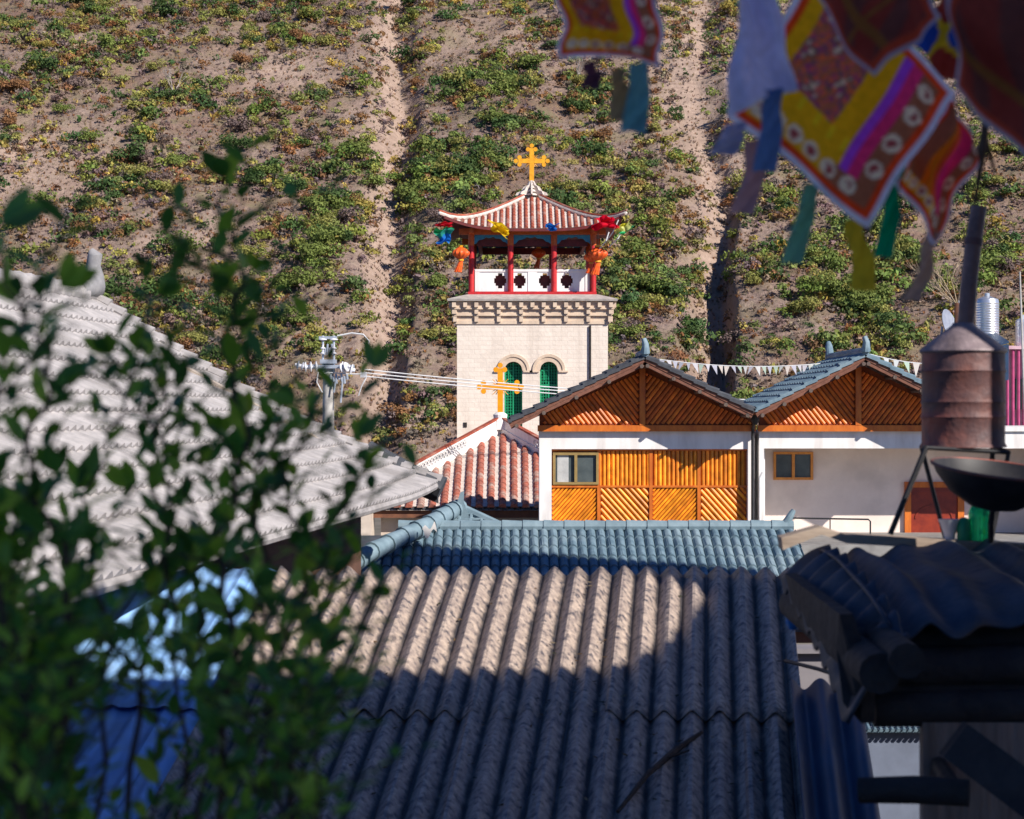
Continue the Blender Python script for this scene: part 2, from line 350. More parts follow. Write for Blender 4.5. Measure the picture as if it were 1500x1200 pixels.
def hill_material():
    m = bpy.data.materials.new('dry hillside soil'); m.use_nodes = True; n = m.node_tree; p = n.nodes['Principled BSDF']; L = n.links
    p.inputs['Roughness'].default_value = 1; p.inputs['Specular IOR Level'].default_value = .05
    tc = n.nodes.new('ShaderNodeTexCoord')
    def noise(sc_, det=8, rough=.6):
        z = n.nodes.new('ShaderNodeTexNoise'); z.inputs['Scale'].default_value = sc_; z.inputs['Detail'].default_value = det; z.inputs['Roughness'].default_value = rough
        L.new(tc.outputs['Object'], z.inputs['Vector']); return z.outputs['Fac']
    def ramp(fac, a, b, lo=0, hi=1):
        r = n.nodes.new('ShaderNodeMapRange'); r.inputs[1].default_value = a; r.inputs[2].default_value = b; r.inputs[3].default_value = lo; r.inputs[4].default_value = hi; L.new(fac, r.inputs[0]); return r.outputs[0]
    def mix(f, a, b):
        x = n.nodes.new('ShaderNodeMix'); x.data_type = 'RGBA'; L.new(f, x.inputs[0])
        for i, q in ((6, a), (7, b)):
            if isinstance(q, tuple): x.inputs[i].default_value = (*q, 1)
            else: L.new(q, x.inputs[i])
        return x.outputs[2]
    c = mix(ramp(noise(.9), .35, .65), (.36,.265,.215), (.235,.17,.135))
    c = mix(ramp(noise(.13, 6), .45, .65), c, (.235,.15,.10))
    c = mix(ramp(noise(3.2, 6, .75), .47, .62, 0, .85), c, (.115,.085,.085))
    c = mix(ramp(noise(.55, 9, .8), .5, .62, 0, .7), c, (.16,.10,.085))
    c = mix(ramp(noise(.35, 8), .48, .66, 0, .85), c, (.20,.165,.10))
    at = n.nodes.new('ShaderNodeAttribute'); at.attribute_name = 'Col'
    sp = n.nodes.new('ShaderNodeSeparateXYZ'); L.new(at.outputs['Vector'], sp.inputs[0])
    c = mix(sp.outputs[0], c, mix(ramp(noise(1.3), .35, .65), (.44,.325,.255), (.33,.235,.185)))
    L.new(c, p.inputs['Base Color'])
    b = n.nodes.new('ShaderNodeBump'); b.inputs['Strength'].default_value = .8; b.inputs['Distance'].default_value = .35
    L.new(noise(1.8, 10, .7), b.inputs['Height']); L.new(b.outputs[0], p.inputs['Normal'])
    return m
def bare(s, r):
    """How bare the slope is at ray column s and row r (rows measured on the photo)."""
    b = np.zeros_like(s)
    def blob(cx, cy, rx, ry, k=1.0):
        return k*np.exp(-(((s-cx)/rx)**2+((r-cy)/ry)**2)*1.2)
    b = np.maximum(b, blob(30, 235, 170, 60, .95)); b = np.maximum(b, blob(440, 110, 110, 45, .75)); b = np.maximum(b, blob(560, 190, 60, 60, .9))
    b = np.maximum(b, blob(270, 350, 120, 30, .7)); b = np.maximum(b, blob(1010, 120, 90, 160, .95)); b = np.maximum(b, blob(1060, 260, 60, 90, 1))
    b = np.maximum(b, blob(760, 70, 110, 45, .7)); b = np.maximum(b, blob(1250, 340, 90, 35, .4)); b = np.maximum(b, blob(470, 480, 45, 55, .6)); b = np.maximum(b, blob(620, 620, 70, 60, .8))
    b = np.maximum(b, blob(560, 560, 50, 90, .8)); b = np.maximum(b, blob(150, 60, 120, 40, .25))
    return b
def rowof(X, Y, Z): return 600-(Z-CZ)*F/Y
su = np.linspace(-900, 2400, 540); yv = np.concatenate([np.linspace(HY0-2, 300, 330), np.linspace(301.5, 520, 110)])
SS, YY = np.meshgrid(su, yv); XX = (SS-750)/F*YY; ZZ = hillz(XX, YY)
V = np.stack([XX, YY, ZZ], -1).reshape(-1, 3); nu, nv_ = len(su), len(yv)
ii, jj = np.meshgrid(np.arange(nu-1), np.arange(nv_-1)); a = (jj*nu+ii).ravel(); Q = np.stack([a, a+1, a+nu+1, a+nu], 1)
rr = rowof(XX, YY, ZZ); x1 = SS-g1c(YY)+34*(fbm(XX/6.0, YY/11.0, 4, 33)-.5); x2 = SS-g2c(YY)+34*(fbm(XX/6.0, YY/11.0, 4, 33)-.5)
bb = np.maximum(bare(SS, rr), np.maximum(np.clip(1.3-np.abs(x1+16)/34, 0, 1), np.clip(1.2-np.abs(x2+14)/40, 0, 1)))
C = np.stack([np.clip(bb*(.5+1*fbm(XX/3, YY/3, 3, 77)), 0, 1)]*3, -1).reshape(-1, 3)
hill = np_mesh('hillside', V, Q, C, hill_material()); tag(hill, kind='structure')
hill.data.polygons.foreach_set('use_smooth', [True]*len(hill.data.polygons))

# ------------------------------------------------------------------ scrub on the hill
def bush_template(nq, lobes, flat=.75, qs=.3, seed=0, spread=.45):
    r = np.random.RandomState(seed)
    cs = np.concatenate([r.uniform(-spread, spread, (lobes, 2)), r.uniform(.25, .75, (lobes, 1))*flat], 1); rs = r.uniform(.3, .5, lobes)
    idx = r.randint(0, lobes, nq); d = r.normal(size=(nq, 3)); d /= np.linalg.norm(d, axis=1)[:, None]; d[:, 2] = np.abs(d[:, 2])*1.0-.25*(r.rand(nq) < .3)
    c = cs[idx]+d*rs[idx][:, None]*r.uniform(.75, 1.12, nq)[:, None]; c[:, 2] = np.maximum(c[:, 2], .02)
    n = d+r.normal(size=(nq, 3))*.55; n /= np.linalg.norm(n, axis=1)[:, None]
    t = np.cross(n, r.normal(size=(nq, 3))); t /= np.linalg.norm(t, axis=1)[:, None]; bt = np.cross(n, t)
    s = qs*r.uniform(.5, 1.25, nq)[:, None]
    k = r.uniform(.55, 1.0, (nq, 1))
    v = np.stack([c-t*s, c-bt*s*k, c+t*s, c+bt*s*k*.8], 1)     # diamond-shaped leaf sprays
    shade = np.repeat(r.uniform(.7, 1.35, nq), 4)
    return v.reshape(-1, 3), np.arange(nq*4).reshape(-1, 4), shade
PAL = {'green': (.165,.205,.05), 'dark': (.07,.115,.035), 'olive': (.27,.26,.07), 'yellow': (.36,.28,.07), 'rust': (.25,.125,.055), 'twig': (.19,.135,.12), 'straw': (.30,.225,.14)}
def batch(name, temps, pos, size, hue, m):
    Vs = []; Qs = []; Cs = []; off = 0
    for i in range(len(pos)):
        v, q, sh = temps[i % len(temps)]
        a = random.uniform(0, 6.28); ca, sa = math.cos(a), math.sin(a); s = size[i]
        vx = (v[:, 0]*ca-v[:, 1]*sa)*s; vy = (v[:, 0]*sa+v[:, 1]*ca)*s
        Vs.append(np.stack([vx+pos[i][0], vy+pos[i][1], v[:, 2]*s*random.uniform(.8, 1.1)+pos[i][2]-.08*s], 1)); Qs.append(q+off); off += len(v)
        Cs.append(np.array(hue[i])[None, :]*sh[:, None])
    return np_mesh(name, np.concatenate(Vs), np.concatenate(Qs), np.clip(np.concatenate(Cs), 0, 1), m)

def density(s, r, x1, x2):
    d = .55+0*s
    def blob(cx, cy, rx, ry, k): return k*np.exp(-(((s-cx)/rx)**2+((r-cy)/ry)**2))
    d += blob(500, 420, 75, 190, .75)+blob(470, 270, 110, 60, .35)+blob(690, 200, 100, 130, .7)+blob(650, 420, 60, 190, .5)+blob(910, 330, 90, 160, .5)+blob(1250, 450, 200, 110, .95)+blob(1130, 380, 60, 80, .4)
    d += blob(210, 230, 60, 50, .5)+blob(170, 420, 200, 60, .35)+blob(60, 30, 140, 60, .3)+blob(860, 150, 60, 60, .5)+blob(1480, 380, 100, 120, .4)+blob(300, 30, 250, 30, .1)
    d *= 1-.93*np.clip(bare(s, r), 0, 1)
    d *= np.clip(np.abs(x1+14)/28-.25, 0, 1)*np.clip(np.abs(x2+12)/34-.3, 0, 1)
    d += blob(0, 0, 1, 1, 0)+.8*((x1 > 8) & (x1 < 38) & (r > 60))+.7*((x2 > 10) & (x2 < 50) & (r > 260))
    return d
def sample(n, ymax=420, pw=1.0, seed=1, lo=-500, hi=2000):
    r = np.random.RandomState(seed); out = []
    while len(out) < n:
        s = r.uniform(lo, hi, 4000); Y = r.uniform(HY0+4, ymax, 4000); X = (s-750)/F*Y; Z = hillz(X, Y); row = rowof(X, Y, Z)
        x1 = s-g1c(Y)+34*(fbm(X/6.0, Y/11.0, 4, 33)-.5); x2 = s-g2c(Y)+34*(fbm(X/6.0, Y/11.0, 4, 33)-.5)
        clump = np.clip((fbm(X/4, Y/6, 4, 51)-.36)*3.6, 0.12, 1.5)
        ok = r.rand(4000) < density(s, row, x1, x2)**pw*clump*.75*np.clip(Y/260, .3, 1)
        for k in np.nonzero(ok)[0]: out.append((X[k], Y[k], Z[k], s[k], row[k], x1[k], x2[k]))
    return out[:n]
def pickhue(s, row, rnd):
    lush = math.exp(-((s-1250)/260)**2-((row-430)/150)**2)+math.exp(-((s-500)/110)**2-((row-430)/210)**2)+.8*math.exp(-((s-690)/130)**2-((row-220)/180)**2)+.6*math.exp(-((s-900)/90)**2-((row-330)/170)**2)
    if rnd.random() < .22+.62*min(lush, 1): k = rnd.choice(['green', 'green', 'dark', 'olive', 'green', 'olive'])
    else: k = rnd.choice(['olive', 'rust', 'twig', 'yellow', 'olive', 'rust', 'twig', 'dark'])
    return k
rnd = random.Random(5)
big = [bush_template(900, 7, 1.05, .066, 11+k) for k in range(6)]
mid = [bush_template(140, 4, 1.05, .108, 31+k) for k in range(8)]
small = [bush_template(24, 2, .8, .2, 51+k, .3) for k in range(8)]
def tuft_template(seed):
    r = np.random.RandomState(seed); n = 7; V = []; 
    for k in range(n):
        a = r.uniform(0, 6.28); d = np.array([math.cos(a), math.sin(a), 0]); l = r.uniform(.5, 1)
        b = d*.12; t = d*l*.6+np.array([0, 0, l*.9]); w_ = np.array([-d[1], d[0], 0])*.13
        V += [b-w_, b+w_, t+w_*.5, t-w_*.5]
    return np.array(V), np.arange(n*4).reshape(-1, 4), np.repeat(r.uniform(.7, 1.3, n), 4)
tufts = [tuft_template(k) for k in range(6)]

# countable shrubs: the ones that show largest
def hue_var(k): c = PAL[k]; q = rnd.uniform(.8, 1.25); return (c[0]*q*rnd.uniform(.85, 1.15), c[1]*q, c[2]*q*rnd.uniform(.8, 1.2))
def region(s, row):
    if s < 555: return 'left of the pale left gully, ' + ('high up' if row < 200 else 'midway' if row < 420 else 'low down')
    if s < 800: return 'between the left gully and the tower, ' + ('high up' if row < 200 else 'midway' if row < 420 else 'low down')
    if s < 1040: return 'between the tower and the right gully, ' + ('high up' if row < 200 else 'midway' if row < 420 else 'low down')
    return 'right of the right gully, ' + ('high up' if row < 300 else 'low down')
NAMEHUE = {'green': 'bright green', 'dark': 'dark green', 'olive': 'olive green', 'yellow': 'yellowing', 'rust': 'rusty brown', 'twig': 'grey brown leafless'}
protos = {}
def shrub_mesh(hk, vi):
    if (hk, vi) not in protos:
        v, q, sh = big[vi]
        c = np.clip(np.array(PAL[hk])[None, :]*sh[:, None], 0, 1)
        o = np_mesh('hill_shrub', v.copy(), q, c, M['foliage']); protos[(hk, vi)] = o.data
        bpy.data.objects.remove(o)
    return protos[(hk, vi)]
cand = sample(420, 262, 1.3, 3, 5, 1495)
cnt = 0
occl = [(0, 470, 650, 700), (640, 900, 210, 700), (640, 1500, 520, 760)]
for (X, Y, Z, s, row, x1_, x2_) in cand:
    if row < 8 or row > 640 or (660 < s < 900 and row > 300) or (s < 640 and row > 440+s*.45) or (s > 760 and row > 560) or (s > 1080 and row < 120) or (s > 1345 and row > 440 and s < 1480): continue
    if cnt >= 285: break
    hk = pickhue(s, row, rnd)
    if hk in ('straw',): hk = 'olive'
    size = rnd.uniform(1.3, 2.3)*(1.0 if hk in ('green', 'dark') else .75)
    o = bpy.data.objects.new('hill_shrub', shrub_mesh(hk, rnd.randrange(6))); COL.objects.link(o)
    o.location = (X, Y, Z-.1); o.rotation_euler.z = rnd.uniform(0, 6.28); o.scale = (size*rnd.uniform(.9, 1.25), size, size*rnd.uniform(.75, 1))
    lab = f"{NAMEHUE[hk]} shrub on the hillside {region(s, row)}"
    tag(o, lab, 'shrub', lab+' (look-alikes)'); cnt += 1

pts = sample(18500, 410, .62, 8)
hk = [pickhue(p[3], p[4], rnd) for p in pts]
o = batch('hillside_scrub', mid, [p[:3] for p in pts], [rnd.uniform(.5, 1.55)*(1.15 if h in ('green', 'dark') else .85) for h in hk], [hue_var(h) for h in hk], M['foliage'])
tag(o, 'dense low scrub of green, olive and rusty bushes covering the dry hillside', 'scrub', kind='stuff')
pts = sample(66000, 400, .18, 21)
hk = [rnd.choice(['twig', 'rust', 'straw', 'olive', 'twig', 'olive', 'twig', 'rust', 'dark', 'yellow']) for p in pts]
o = batch('hillside_brush', small, [p[:3] for p in pts], [rnd.uniform(.35, 1.05) for h in hk], [hue_var(h) for h in hk], M['foliage'])
tag(o, 'knee high brown and rusty brush scattered over the hillside', 'brush', kind='stuff')
r = np.random.RandomState(99); s = r.uniform(-200, 1700, 70000); Y = r.uniform(HY0+5, 290, 70000); X = (s-750)/F*Y; Z = hillz(X, Y)
hk = [rnd.choice(['straw', 'twig', 'straw', 'rust', 'twig']) for _ in s]
o = batch('dry_grass', tufts, list(zip(X, Y, Z)), [rnd.uniform(.14, .38) for _ in s], [hue_var(h) for h in hk], M['foliage'])
tag(o, 'tufts of dry straw coloured grass on the slope', 'grass', kind='stuff')

# small leafless trees on the slope
def twig_tree(name, base, h, spread, mt, rnd_, parent, n=9, r0=.05, lean=(0, 0), depth=3):
    mb = MB()
    def branch(p, d, l, r_, k):
        q = p+d*l*.5+Vector((rnd_.uniform(-1,1), rnd_.uniform(-1,1), rnd_.uniform(-.3,.3)))*l*.06; e = p+d*l
        mb.tube([p, q, e], [r_, r_*.75, r_*.45], 5)
        if k == 0: return
        for _ in range(3 if k > 1 else 3):
            nd = (d+Vector((rnd_.uniform(-1,1), rnd_.uniform(-1,1), rnd_.uniform(-.2,.7)))*spread).normalized()
            branch(p+d*l*rnd_.uniform(.5, 1), nd, l*rnd_.uniform(.5, .75), r_*.5, k-1)
    for _ in range(n):
        d = Vector((rnd_.uniform(-1,1)*spread+lean[0], rnd_.uniform(-1,1)*spread, 1)).normalized()
        branch(Vector(base), d, h*rnd_.uniform(.4, .6), r0, depth)
    return mb.build(name, mt, parent)
for k, (s_, Y_s) in enumerate([(250, 236), (300, 238), (560, 262), (845, 205), (1350, 190), (255, 200)]):
    X = (s_-750)/F*Y_s; Zb = float(hillz(np.array([X]), np.array([float(Y_s)]))[0])
    t = thing('bare_tree', ['leafless pale tree high on the slope above the grey roof', 'second pale leafless tree beside it high on the left slope', 'thin leafless tree by the top of the left gully', 'small bare tree on the slope just right of the tower cross',
                            'small bare tree on the slope right of the right gully', 'low leafless bush tree above the roof ridge on the left slope'][k], 'bare tree', (X, Y_s, Zb))
    twig_tree('crown', (X, Y_s, Zb), 3.0, .4, mat('grey twigs', (.42,.36,.32), (.3,.25,.22)) if k == 0 else bpy.data.materials['grey twigs'], rnd, t, n=3, r0=.06)

# ================================================================== BELL TOWER
TX = .74; TY = 72.0; TH = 2.73; TYC = TY+TH
tower = thing('bell_tower', 'square cream stone bell tower with red tiled pavilion on top', 'bell tower', (TX, TYC, 0))
def zt(py, Y=TY): return CZ+Y*(600-py)/F
def xt(px, Y=TY): return Y*(px-750)/F
ztop = zt(475)
wm = MB()
wins = [(xt(752), .325), (xt(804), .325)]; zs, zb = zt(543), zt(640)   # window centre/half width, springing, sill
x0, x1 = TX-TH, TX+TH; th = .55
xs = [x0]
for c, r_ in wins: xs += [c-r_+2*r_*k/14 for k in range(15)]
xs.append(x1)
def arch(x):
    for c, r_ in wins:
        if c-r_ < x < c+r_: return zs+math.sqrt(max(r_*r_-(x-c)**2, 0))
    return None
for i in range(len(xs)-1):
    xm = (xs[i]+xs[i+1])/2; a = arch(xm)
    if a is None: wm.box((xs[i], TY, 0), (xs[i+1], TY+th, ztop))
    else:
        za, zc = zs+math.sqrt(max(0, wins[0][1]**2-min(abs(xs[i]-w_[0]) if abs(xs[i]-w_[0]) <= w_[1]+1e-6 else 9 for w_ in wins)**2)) if True else 0, 0
        c = [w_[0] for w_ in wins if abs(xm-w_[0]) < w_[1]][0]
        za = zs+math.sqrt(max(0, .325**2-(xs[i]-c)**2)); zc = zs+math.sqrt(max(0, .325**2-(xs[i+1]-c)**2))
        wm.prism([(xs[i], TY, za), (xs[i+1], TY, zc), (xs[i+1], TY, ztop), (xs[i], TY, ztop)], (0, th, 0))
        wm.box((xs[i], TY, 0), (xs[i+1], TY+th, zb))
wm.box((x0, TY+th, 0), (x0+th, TYC+TH, ztop)); wm.box((x1-th, TY+th, 0), (x1, TYC+TH, ztop)); wm.box((x0+th, TYC+TH-th, 0), (x1-th, TYC+TH, ztop))
wall = wm.build('wall', M['stone'], tower)
# window frames and lattice
for c, r_ in wins:
    hb = MB()
    pr = [(r_+.16, 0), (r_+.27, 0)]
    n = 18
    for k in range(n):
        a0, a1 = math.pi*k/n, math.pi*(k+1)/n
        q = [(c+rr*math.cos(aa), TY-.06, zs+rr*math.sin(aa)) for rr, aa in ((r_+.17, a0), (r_+.27, a0), (r_+.27, a1), (r_+.17, a1))]
        hb.prism(q, (0, .08, 0))
        q = [(c+rr*math.cos(aa), TY-.025, zs+rr*math.sin(aa)) for rr, aa in ((r_, a0), (r_+.17, a0), (r_+.17, a1), (r_, a1))]
        hb.prism(q, (0, .04, 0))
    for sg in (-1, 1): hb.box((c+sg*(r_+.2)-.17, TY-.07, zs-.06), (c+sg*(r_+.2)+.17, TY+.01, zs-.0))
    win = MB()
    yb = TY+.30
    for k in range(7):
        x = c-r_+.03+(2*r_-.06)*k/6; top = zs+math.sqrt(max(0, r_*r_-(x-c)**2)); win.box((x-.014, yb, zb), (x+.014, yb+.03, top))
    z = zb
    while z < zs+r_-.05:
        hw = r_ if z < zs else math.sqrt(r_*r_-(z-zs)**2); win.box((c-hw, yb-.004, z-.012), (c+hw, yb+.024, z+.012)); z += .105
    # cross pattern and frame
    win.box((c-.19, yb-.03, zs-.35), (c-.15, yb-.006, zs+.12)); win.box((c-.28, yb-.033, zs-.02), (c-.02, yb-.008, zs+.03))
    for sg in (-1, 1): win.box((c+sg*(r_-.03)-.03, yb-.02, zb), (c+sg*(r_-.03)+.03, yb+.05, zs))
    win.box((c-.03, yb-.025, zb), (c+.03, yb+.045, zs+r_-.02)); win.box((c-r_, yb-.022, zs-.55), (c+r_, yb+.046, zs-.49))
    wo = win.build('window_lattice', M['green_paint'], tower)
    hb.build('window_hood', M['stone2'], wo)
    bk = MB(); bk.box((c-.4, TY+.40, zb-.1), (c+.4, TY+.42, zs+.45)); bk.build('backing', mat('green shutter board', (.012,.10,.055), (.01,.07,.04)) if 'green shutter board' not in bpy.data.materials else bpy.data.materials['green shutter board'], wo)
# drain pipe, vent hole
d = MB(); d.tube([(xt(864.5), TY-.06, 0), (xt(864.5), TY-.06, ztop-.05)], .035, 8); d.build('drain_pipe', M['dark'], tower)
d = MB(); d.box((xt(679), TY-.03, zt(626)), (xt(684), TY+.01, zt(619))); d.build('vent', M['dark'], tower)
# cornice
cn = MB()
def ring(z0, z1, o):
    cn.box((x0-o, TY-o, z0), (x1+o, TYC+TH+o, z1))
zz = [zt(q) for q in (475, 470, 463, 461, 453.5, 451.5, 445, 441)]
ring(zz[0], zz[1], .05); ring(zz[1]+.001, zz[2], .03); ring(zz[2]+.001, zz[3], .13); ring(zz[3]+.001, zz[4], .10); ring(zz[4]+.001, zz[5], .20); ring(zz[5]+.001, zz[7], .16)
nb = 9
for side in range(4):
    for k in range(15):
        t = -TH-.1+(2*TH+.2)*k/14
        for (za, zb_, o, big_) in ((zz[5]+.02, zz[6]+.03, .29, False), (zz[3]+.02, zz[4]-.02, .2, True), (zz[1]-.04, zz[2]-.02, .13, True)):
            if big_ and k % 2: continue
            hw = .07
            if side == 0: cn.box((TX+t-hw, TY-o, za), (TX+t+hw, TY+.01, zb_))
            elif side == 1: cn.box((x1, TYC+t-hw, za), (x1+o, TYC+t+hw, zb_))
            elif side == 2: cn.box((x0-o, TYC+t-hw, za), (x0, TYC+t+hw, zb_))
cn.build('cornice', M['stone2'], tower)
sb = MB(); za, zb_, zc = zt(441.5), zt(438.5), zt(430.5)
o = .33
def rect(h, z): return [(TX-h, TYC-h, z), (TX+h, TYC-h, z), (TX+h, TYC+h, z), (TX-h, TYC+h, z)]
sb.add(rect(TH+o, za)+rect(TH+o+.02, zb_)+rect(TH-.35, zc), [(3,2,1,0), (0,1,5,4), (1,2,6,5), (2,3,7,6), (3,0,4,7), (4,5,9,8), (5,6,10,9), (6,7,11,10), (7,4,8,11), (8,9,10,11)])
sb.build('ledge', M['slabstone'], tower)
# pavilion
ph = 2.22; zf = zc
fl = MB(); fl.box((TX-ph-.12, TYC-ph-.12, zf), (TX+ph+.12, TYC+ph+.12, zf+.10)); fl.build('floor_sill', M['red'], tower)
zcol = zt(343, 72.5)
offs = [-ph, -.79, .79, ph]
for i, a in enumerate(offs):
    for j, b in enumerate(offs):
        if i in (1, 2) and j in (1, 2): continue
        c = MB(); c.tube([(TX+a, TYC+b, zf+.10), (TX+a, TYC+b, zcol)], .105, 12); col = c.build('column', M['red'], tower, True)
        if j == 0 or i in (0, 3):
            c = MB(); c.tube([(TX+a, TYC+b, zcol-.42), (TX+a, TYC+b, zcol-.02)], .112, 12); c.build('capital_band', M['orange_paint'], col)
# railing
def panel(p0, p1, name='balustrade'):
    mb = MB(); L = (p1-p0).length; d = (p1-p0).normalized(); nrm = Vector((-d.y, d.x, 0)); h = .72; z0 = zf+.12
    def bx(a, b, zl, zh, t=.05): mb.prism([p0+d*a-nrm*t+Z_*(z0+zl), p0+d*b-nrm*t+Z_*(z0+zl), p0+d*b+nrm*t+Z_*(z0+zl), p0+d*a+nrm*t+Z_*(z0+zl)], (0, 0, zh-zl))
    bx(0, L, h, h+.09, .085); bx(0, L, 0, .06)
    holes = [L*.22, L*.39, L*.61, L*.80]
    prof = [.08, .17, .22, .22, .17, .08]; n = len(prof); zr = [.06+(h-.06)*(.08+.84*k/n) for k in range(n+1)]
    bx(0, L, .06, zr[0]); bx(0, L, zr[-1], h)
    for k in range(n):
        x = 0
        for hc in holes:
            bx(x, hc-prof[k], zr[k], zr[k+1]); x = hc+prof[k]
        bx(x, L, zr[k], zr[k+1])
    for q in (.0, .5, 1.0):
        bx(max(0, q*L-.16), min(L, q*L+.16), .001, h+.001, .075)
    return mb.build(name, M['white'], tower)
q = ph-.13
cs = [Vector((TX-q, TYC-q, 0)), Vector((TX+q, TYC-q, 0)), Vector((TX+q, TYC+q, 0)), Vector((TX-q, TYC+q, 0))]
for k in range(4): panel(cs[k], cs[(k+1) % 4])
mb = MB()
for k in range(4):
    p0, p1 = cs[k], cs[(k+1) % 4]; d = (p1-p0).normalized(); nn_ = Vector((-d.y, d.x, 0))*.22
    mb.prism([p0+nn_+d*.25+Z_*(zf+.11), p1+nn_-d*.25+Z_*(zf+.11), p1+nn_-d*.25+Z_*(zf+.74), p0+nn_+d*.25+Z_*(zf+.74)], nn_*.15)
mb.build('shade_board', M['darkred'], tower)  # dark red boards added to stand in for shade behind the railing
# beams, valances
bm_ = MB()
for s_ in (-1, 1):
    bm_.box((TX-ph-.45, TYC+s_*ph-.1, zcol-.02), (TX+ph+.45, TYC+s_*ph+.1, zcol+.2))
    bm_.box((TX+s_*ph-.09, TYC-ph-.42, zcol), (TX+s_*ph+.09, TYC+ph+.42, zcol+.18))
bm_.build('beam', M['orange_paint'], tower)
for s_ in (-1, 1):
    for k in range(3):
        va = MB(); vb_ = MB(); a, b = offs[k]+.1, offs[k+1]-.1; n = 14; prev = None
        for i in range(n):
            t0, t1 = i/n, (i+1)/n
            f = lambda t: .26*abs(2*t-1)**2.2+.09+.03*math.sin(t*31)
            va.prism([(TX+a+(b-a)*t0, TYC+s_*ph, zcol-.03), (TX+a+(b-a)*t1, TYC+s_*ph, zcol-.03), (TX+a+(b-a)*t1, TYC+s_*ph, zcol-.03-f(t1)), (TX+a+(b-a)*t0, TYC+s_*ph, zcol-.03-f(t0))], (0, .05, 0))
            vb_.prism([(TX+s_*ph, TYC+a+(b-a)*t0, zcol-.03), (TX+s_*ph, TYC+a+(b-a)*t1, zcol-.03), (TX+s_*ph, TYC+a+(b-a)*t1, zcol-.03-f(t1)), (TX+s_*ph, TYC+a+(b-a)*t0, zcol-.03-f(t0))], (.05, 0, 0))
        va.build('bracket_valance', M['blue_paint'], tower); vb_.build('bracket_valance', M['blue_paint'], tower)
ib = MB()
for s_ in (-1, 1):
    ib.box((TX-ph+.2, TYC+s_*(ph-.3)-.06, zcol-.42), (TX+ph-.2, TYC+s_*(ph-.3)+.06, zcol-.17)); ib.box((TX+s_*(ph-.3)-.06, TYC-ph+.36, zcol-.42), (TX+s_*(ph-.3)+.06, TYC+ph-.36, zcol-.17))
ib.box((TX-ph+.1, TYC-ph+.12, zcol+.02), (TX+ph-.1, TYC+ph-.12, zcol+.08))
ib.build('ceiling_frame', M['darkred'], tower)
# concave roof with upturned corners
W = 3.02; ze = zt(334, 71.6); za_ = zt(287, 74.7)+.05
def roofz(u, v): return ze+(za_-ze)*(.80*(1-v)+.20*max(1-v,0)**2.4)+.44*abs(u/W)**3.6*(v**3)*1.0
def rp(side, u, v):           # v in 0..1 apex to eave, u across
    r_ = W*v+.22*(abs(u)/W)**3*v; z = roofz(u, v)
    u2 = u*(1+.05*(abs(u)/W)**4)
    if side == 0: return Vector((TX+u2, TYC-r_, z))
    if side == 1: return Vector((TX+r_, TYC+u2, z))
    if side == 2: return Vector((TX-u2, TYC+r_, z))
    return Vector((TX-r_, TYC-u2, z))
base = MB(); under = MB(); bar = MB()
for sd in range(4):
    base.grid(lambda i, j, sd=sd: rp(sd, (2*i-1)*W*max(j, .02), max(j, .02)), 30, 12)
    under.grid(lambda i, j, sd=sd: rp(sd, (2*i-1)*W*max(j, .05), max(j, .05))-Z_*.10, 30, 12)
    under.grid(lambda i, j, sd=sd: rp(sd, (2*i-1)*W, 1)-Z_*(.10*j+.01), 30, 1)
    A = [X_, Y_, -X_, -Y_][sd]
    def fn(u, v, sd=sd, A=A):
        p = rp(sd, u, v); e = rp(sd, u, min(v+.01, 1.01))-rp(sd, u, v-.01); N = A.cross(-e).normalized()
        if N.z < 0: N = -N
        return p, N, A
    barrels(bar, fn, [(-W+.1)+(2*W-.2)*k/26 for k in range(27)], lambda u: max(abs(u)/W+.015, .07), lambda u: 1.0, .073, nv=9)
rb = base.build('roof', M['mortar'], tower, True)
bar.build('roof_tile', M['redtile_dark'], rb); u_ = under.build('eaves_soffit', M['darkred'], tower)
for sx, sy in ((-1,-1),(1,-1),(1,1),(-1,1)):
    mb = MB(); mb2 = MB(); path = []
    for k in range(13):
        v = .1+.9*k/12; z = roofz(W*v, v)+.07; rr = W*v*(1+.05*v**4)+.0
        path.append((TX+sx*(rr+.17*v**4), TYC+sy*(rr+.17*v**4), z))
    path.append((TX+sx*(W*1.05+.2), TYC+sy*(W*1.05+.2), path[-1][2]+.02))
    mb.tube(path, [.075]*13+[.04], 8); mb2.tube([(a_, b_, c_+.09) for a_, b_, c_ in path], [.045]*13+[.03], 6)
    hr = mb.build('hip_ridge', M['mortar'], tower, True); mb2.build('ridge_cap', M['redtile_dark'], hr, True)
fn_ = MB()       # white pierced finial base
for a in range(8):
    q = a*math.pi/4; dx, dy = math.cos(q), math.sin(q)
    pts = [(.0, .0), (.62, .02), (.56, .12), (.40, .18), (.30, .34), (.18, .40), (.10, .55), (.0, .6)]
    fn_.prism([(TX+dx*x-dy*.03, TYC+dy*x+dx*.03, za_-.05+z) for x, z in pts], (dy*.06, -dx*.06, 0))
for k in range(4): fn_.lathe((TX, TYC, za_-.05+k*.14), [(.34-.07*k, 0), (.3-.07*k, .05), (.2-.04*k, .1)], 12)
fn_.build('finial_base', M['mortar'], tower)
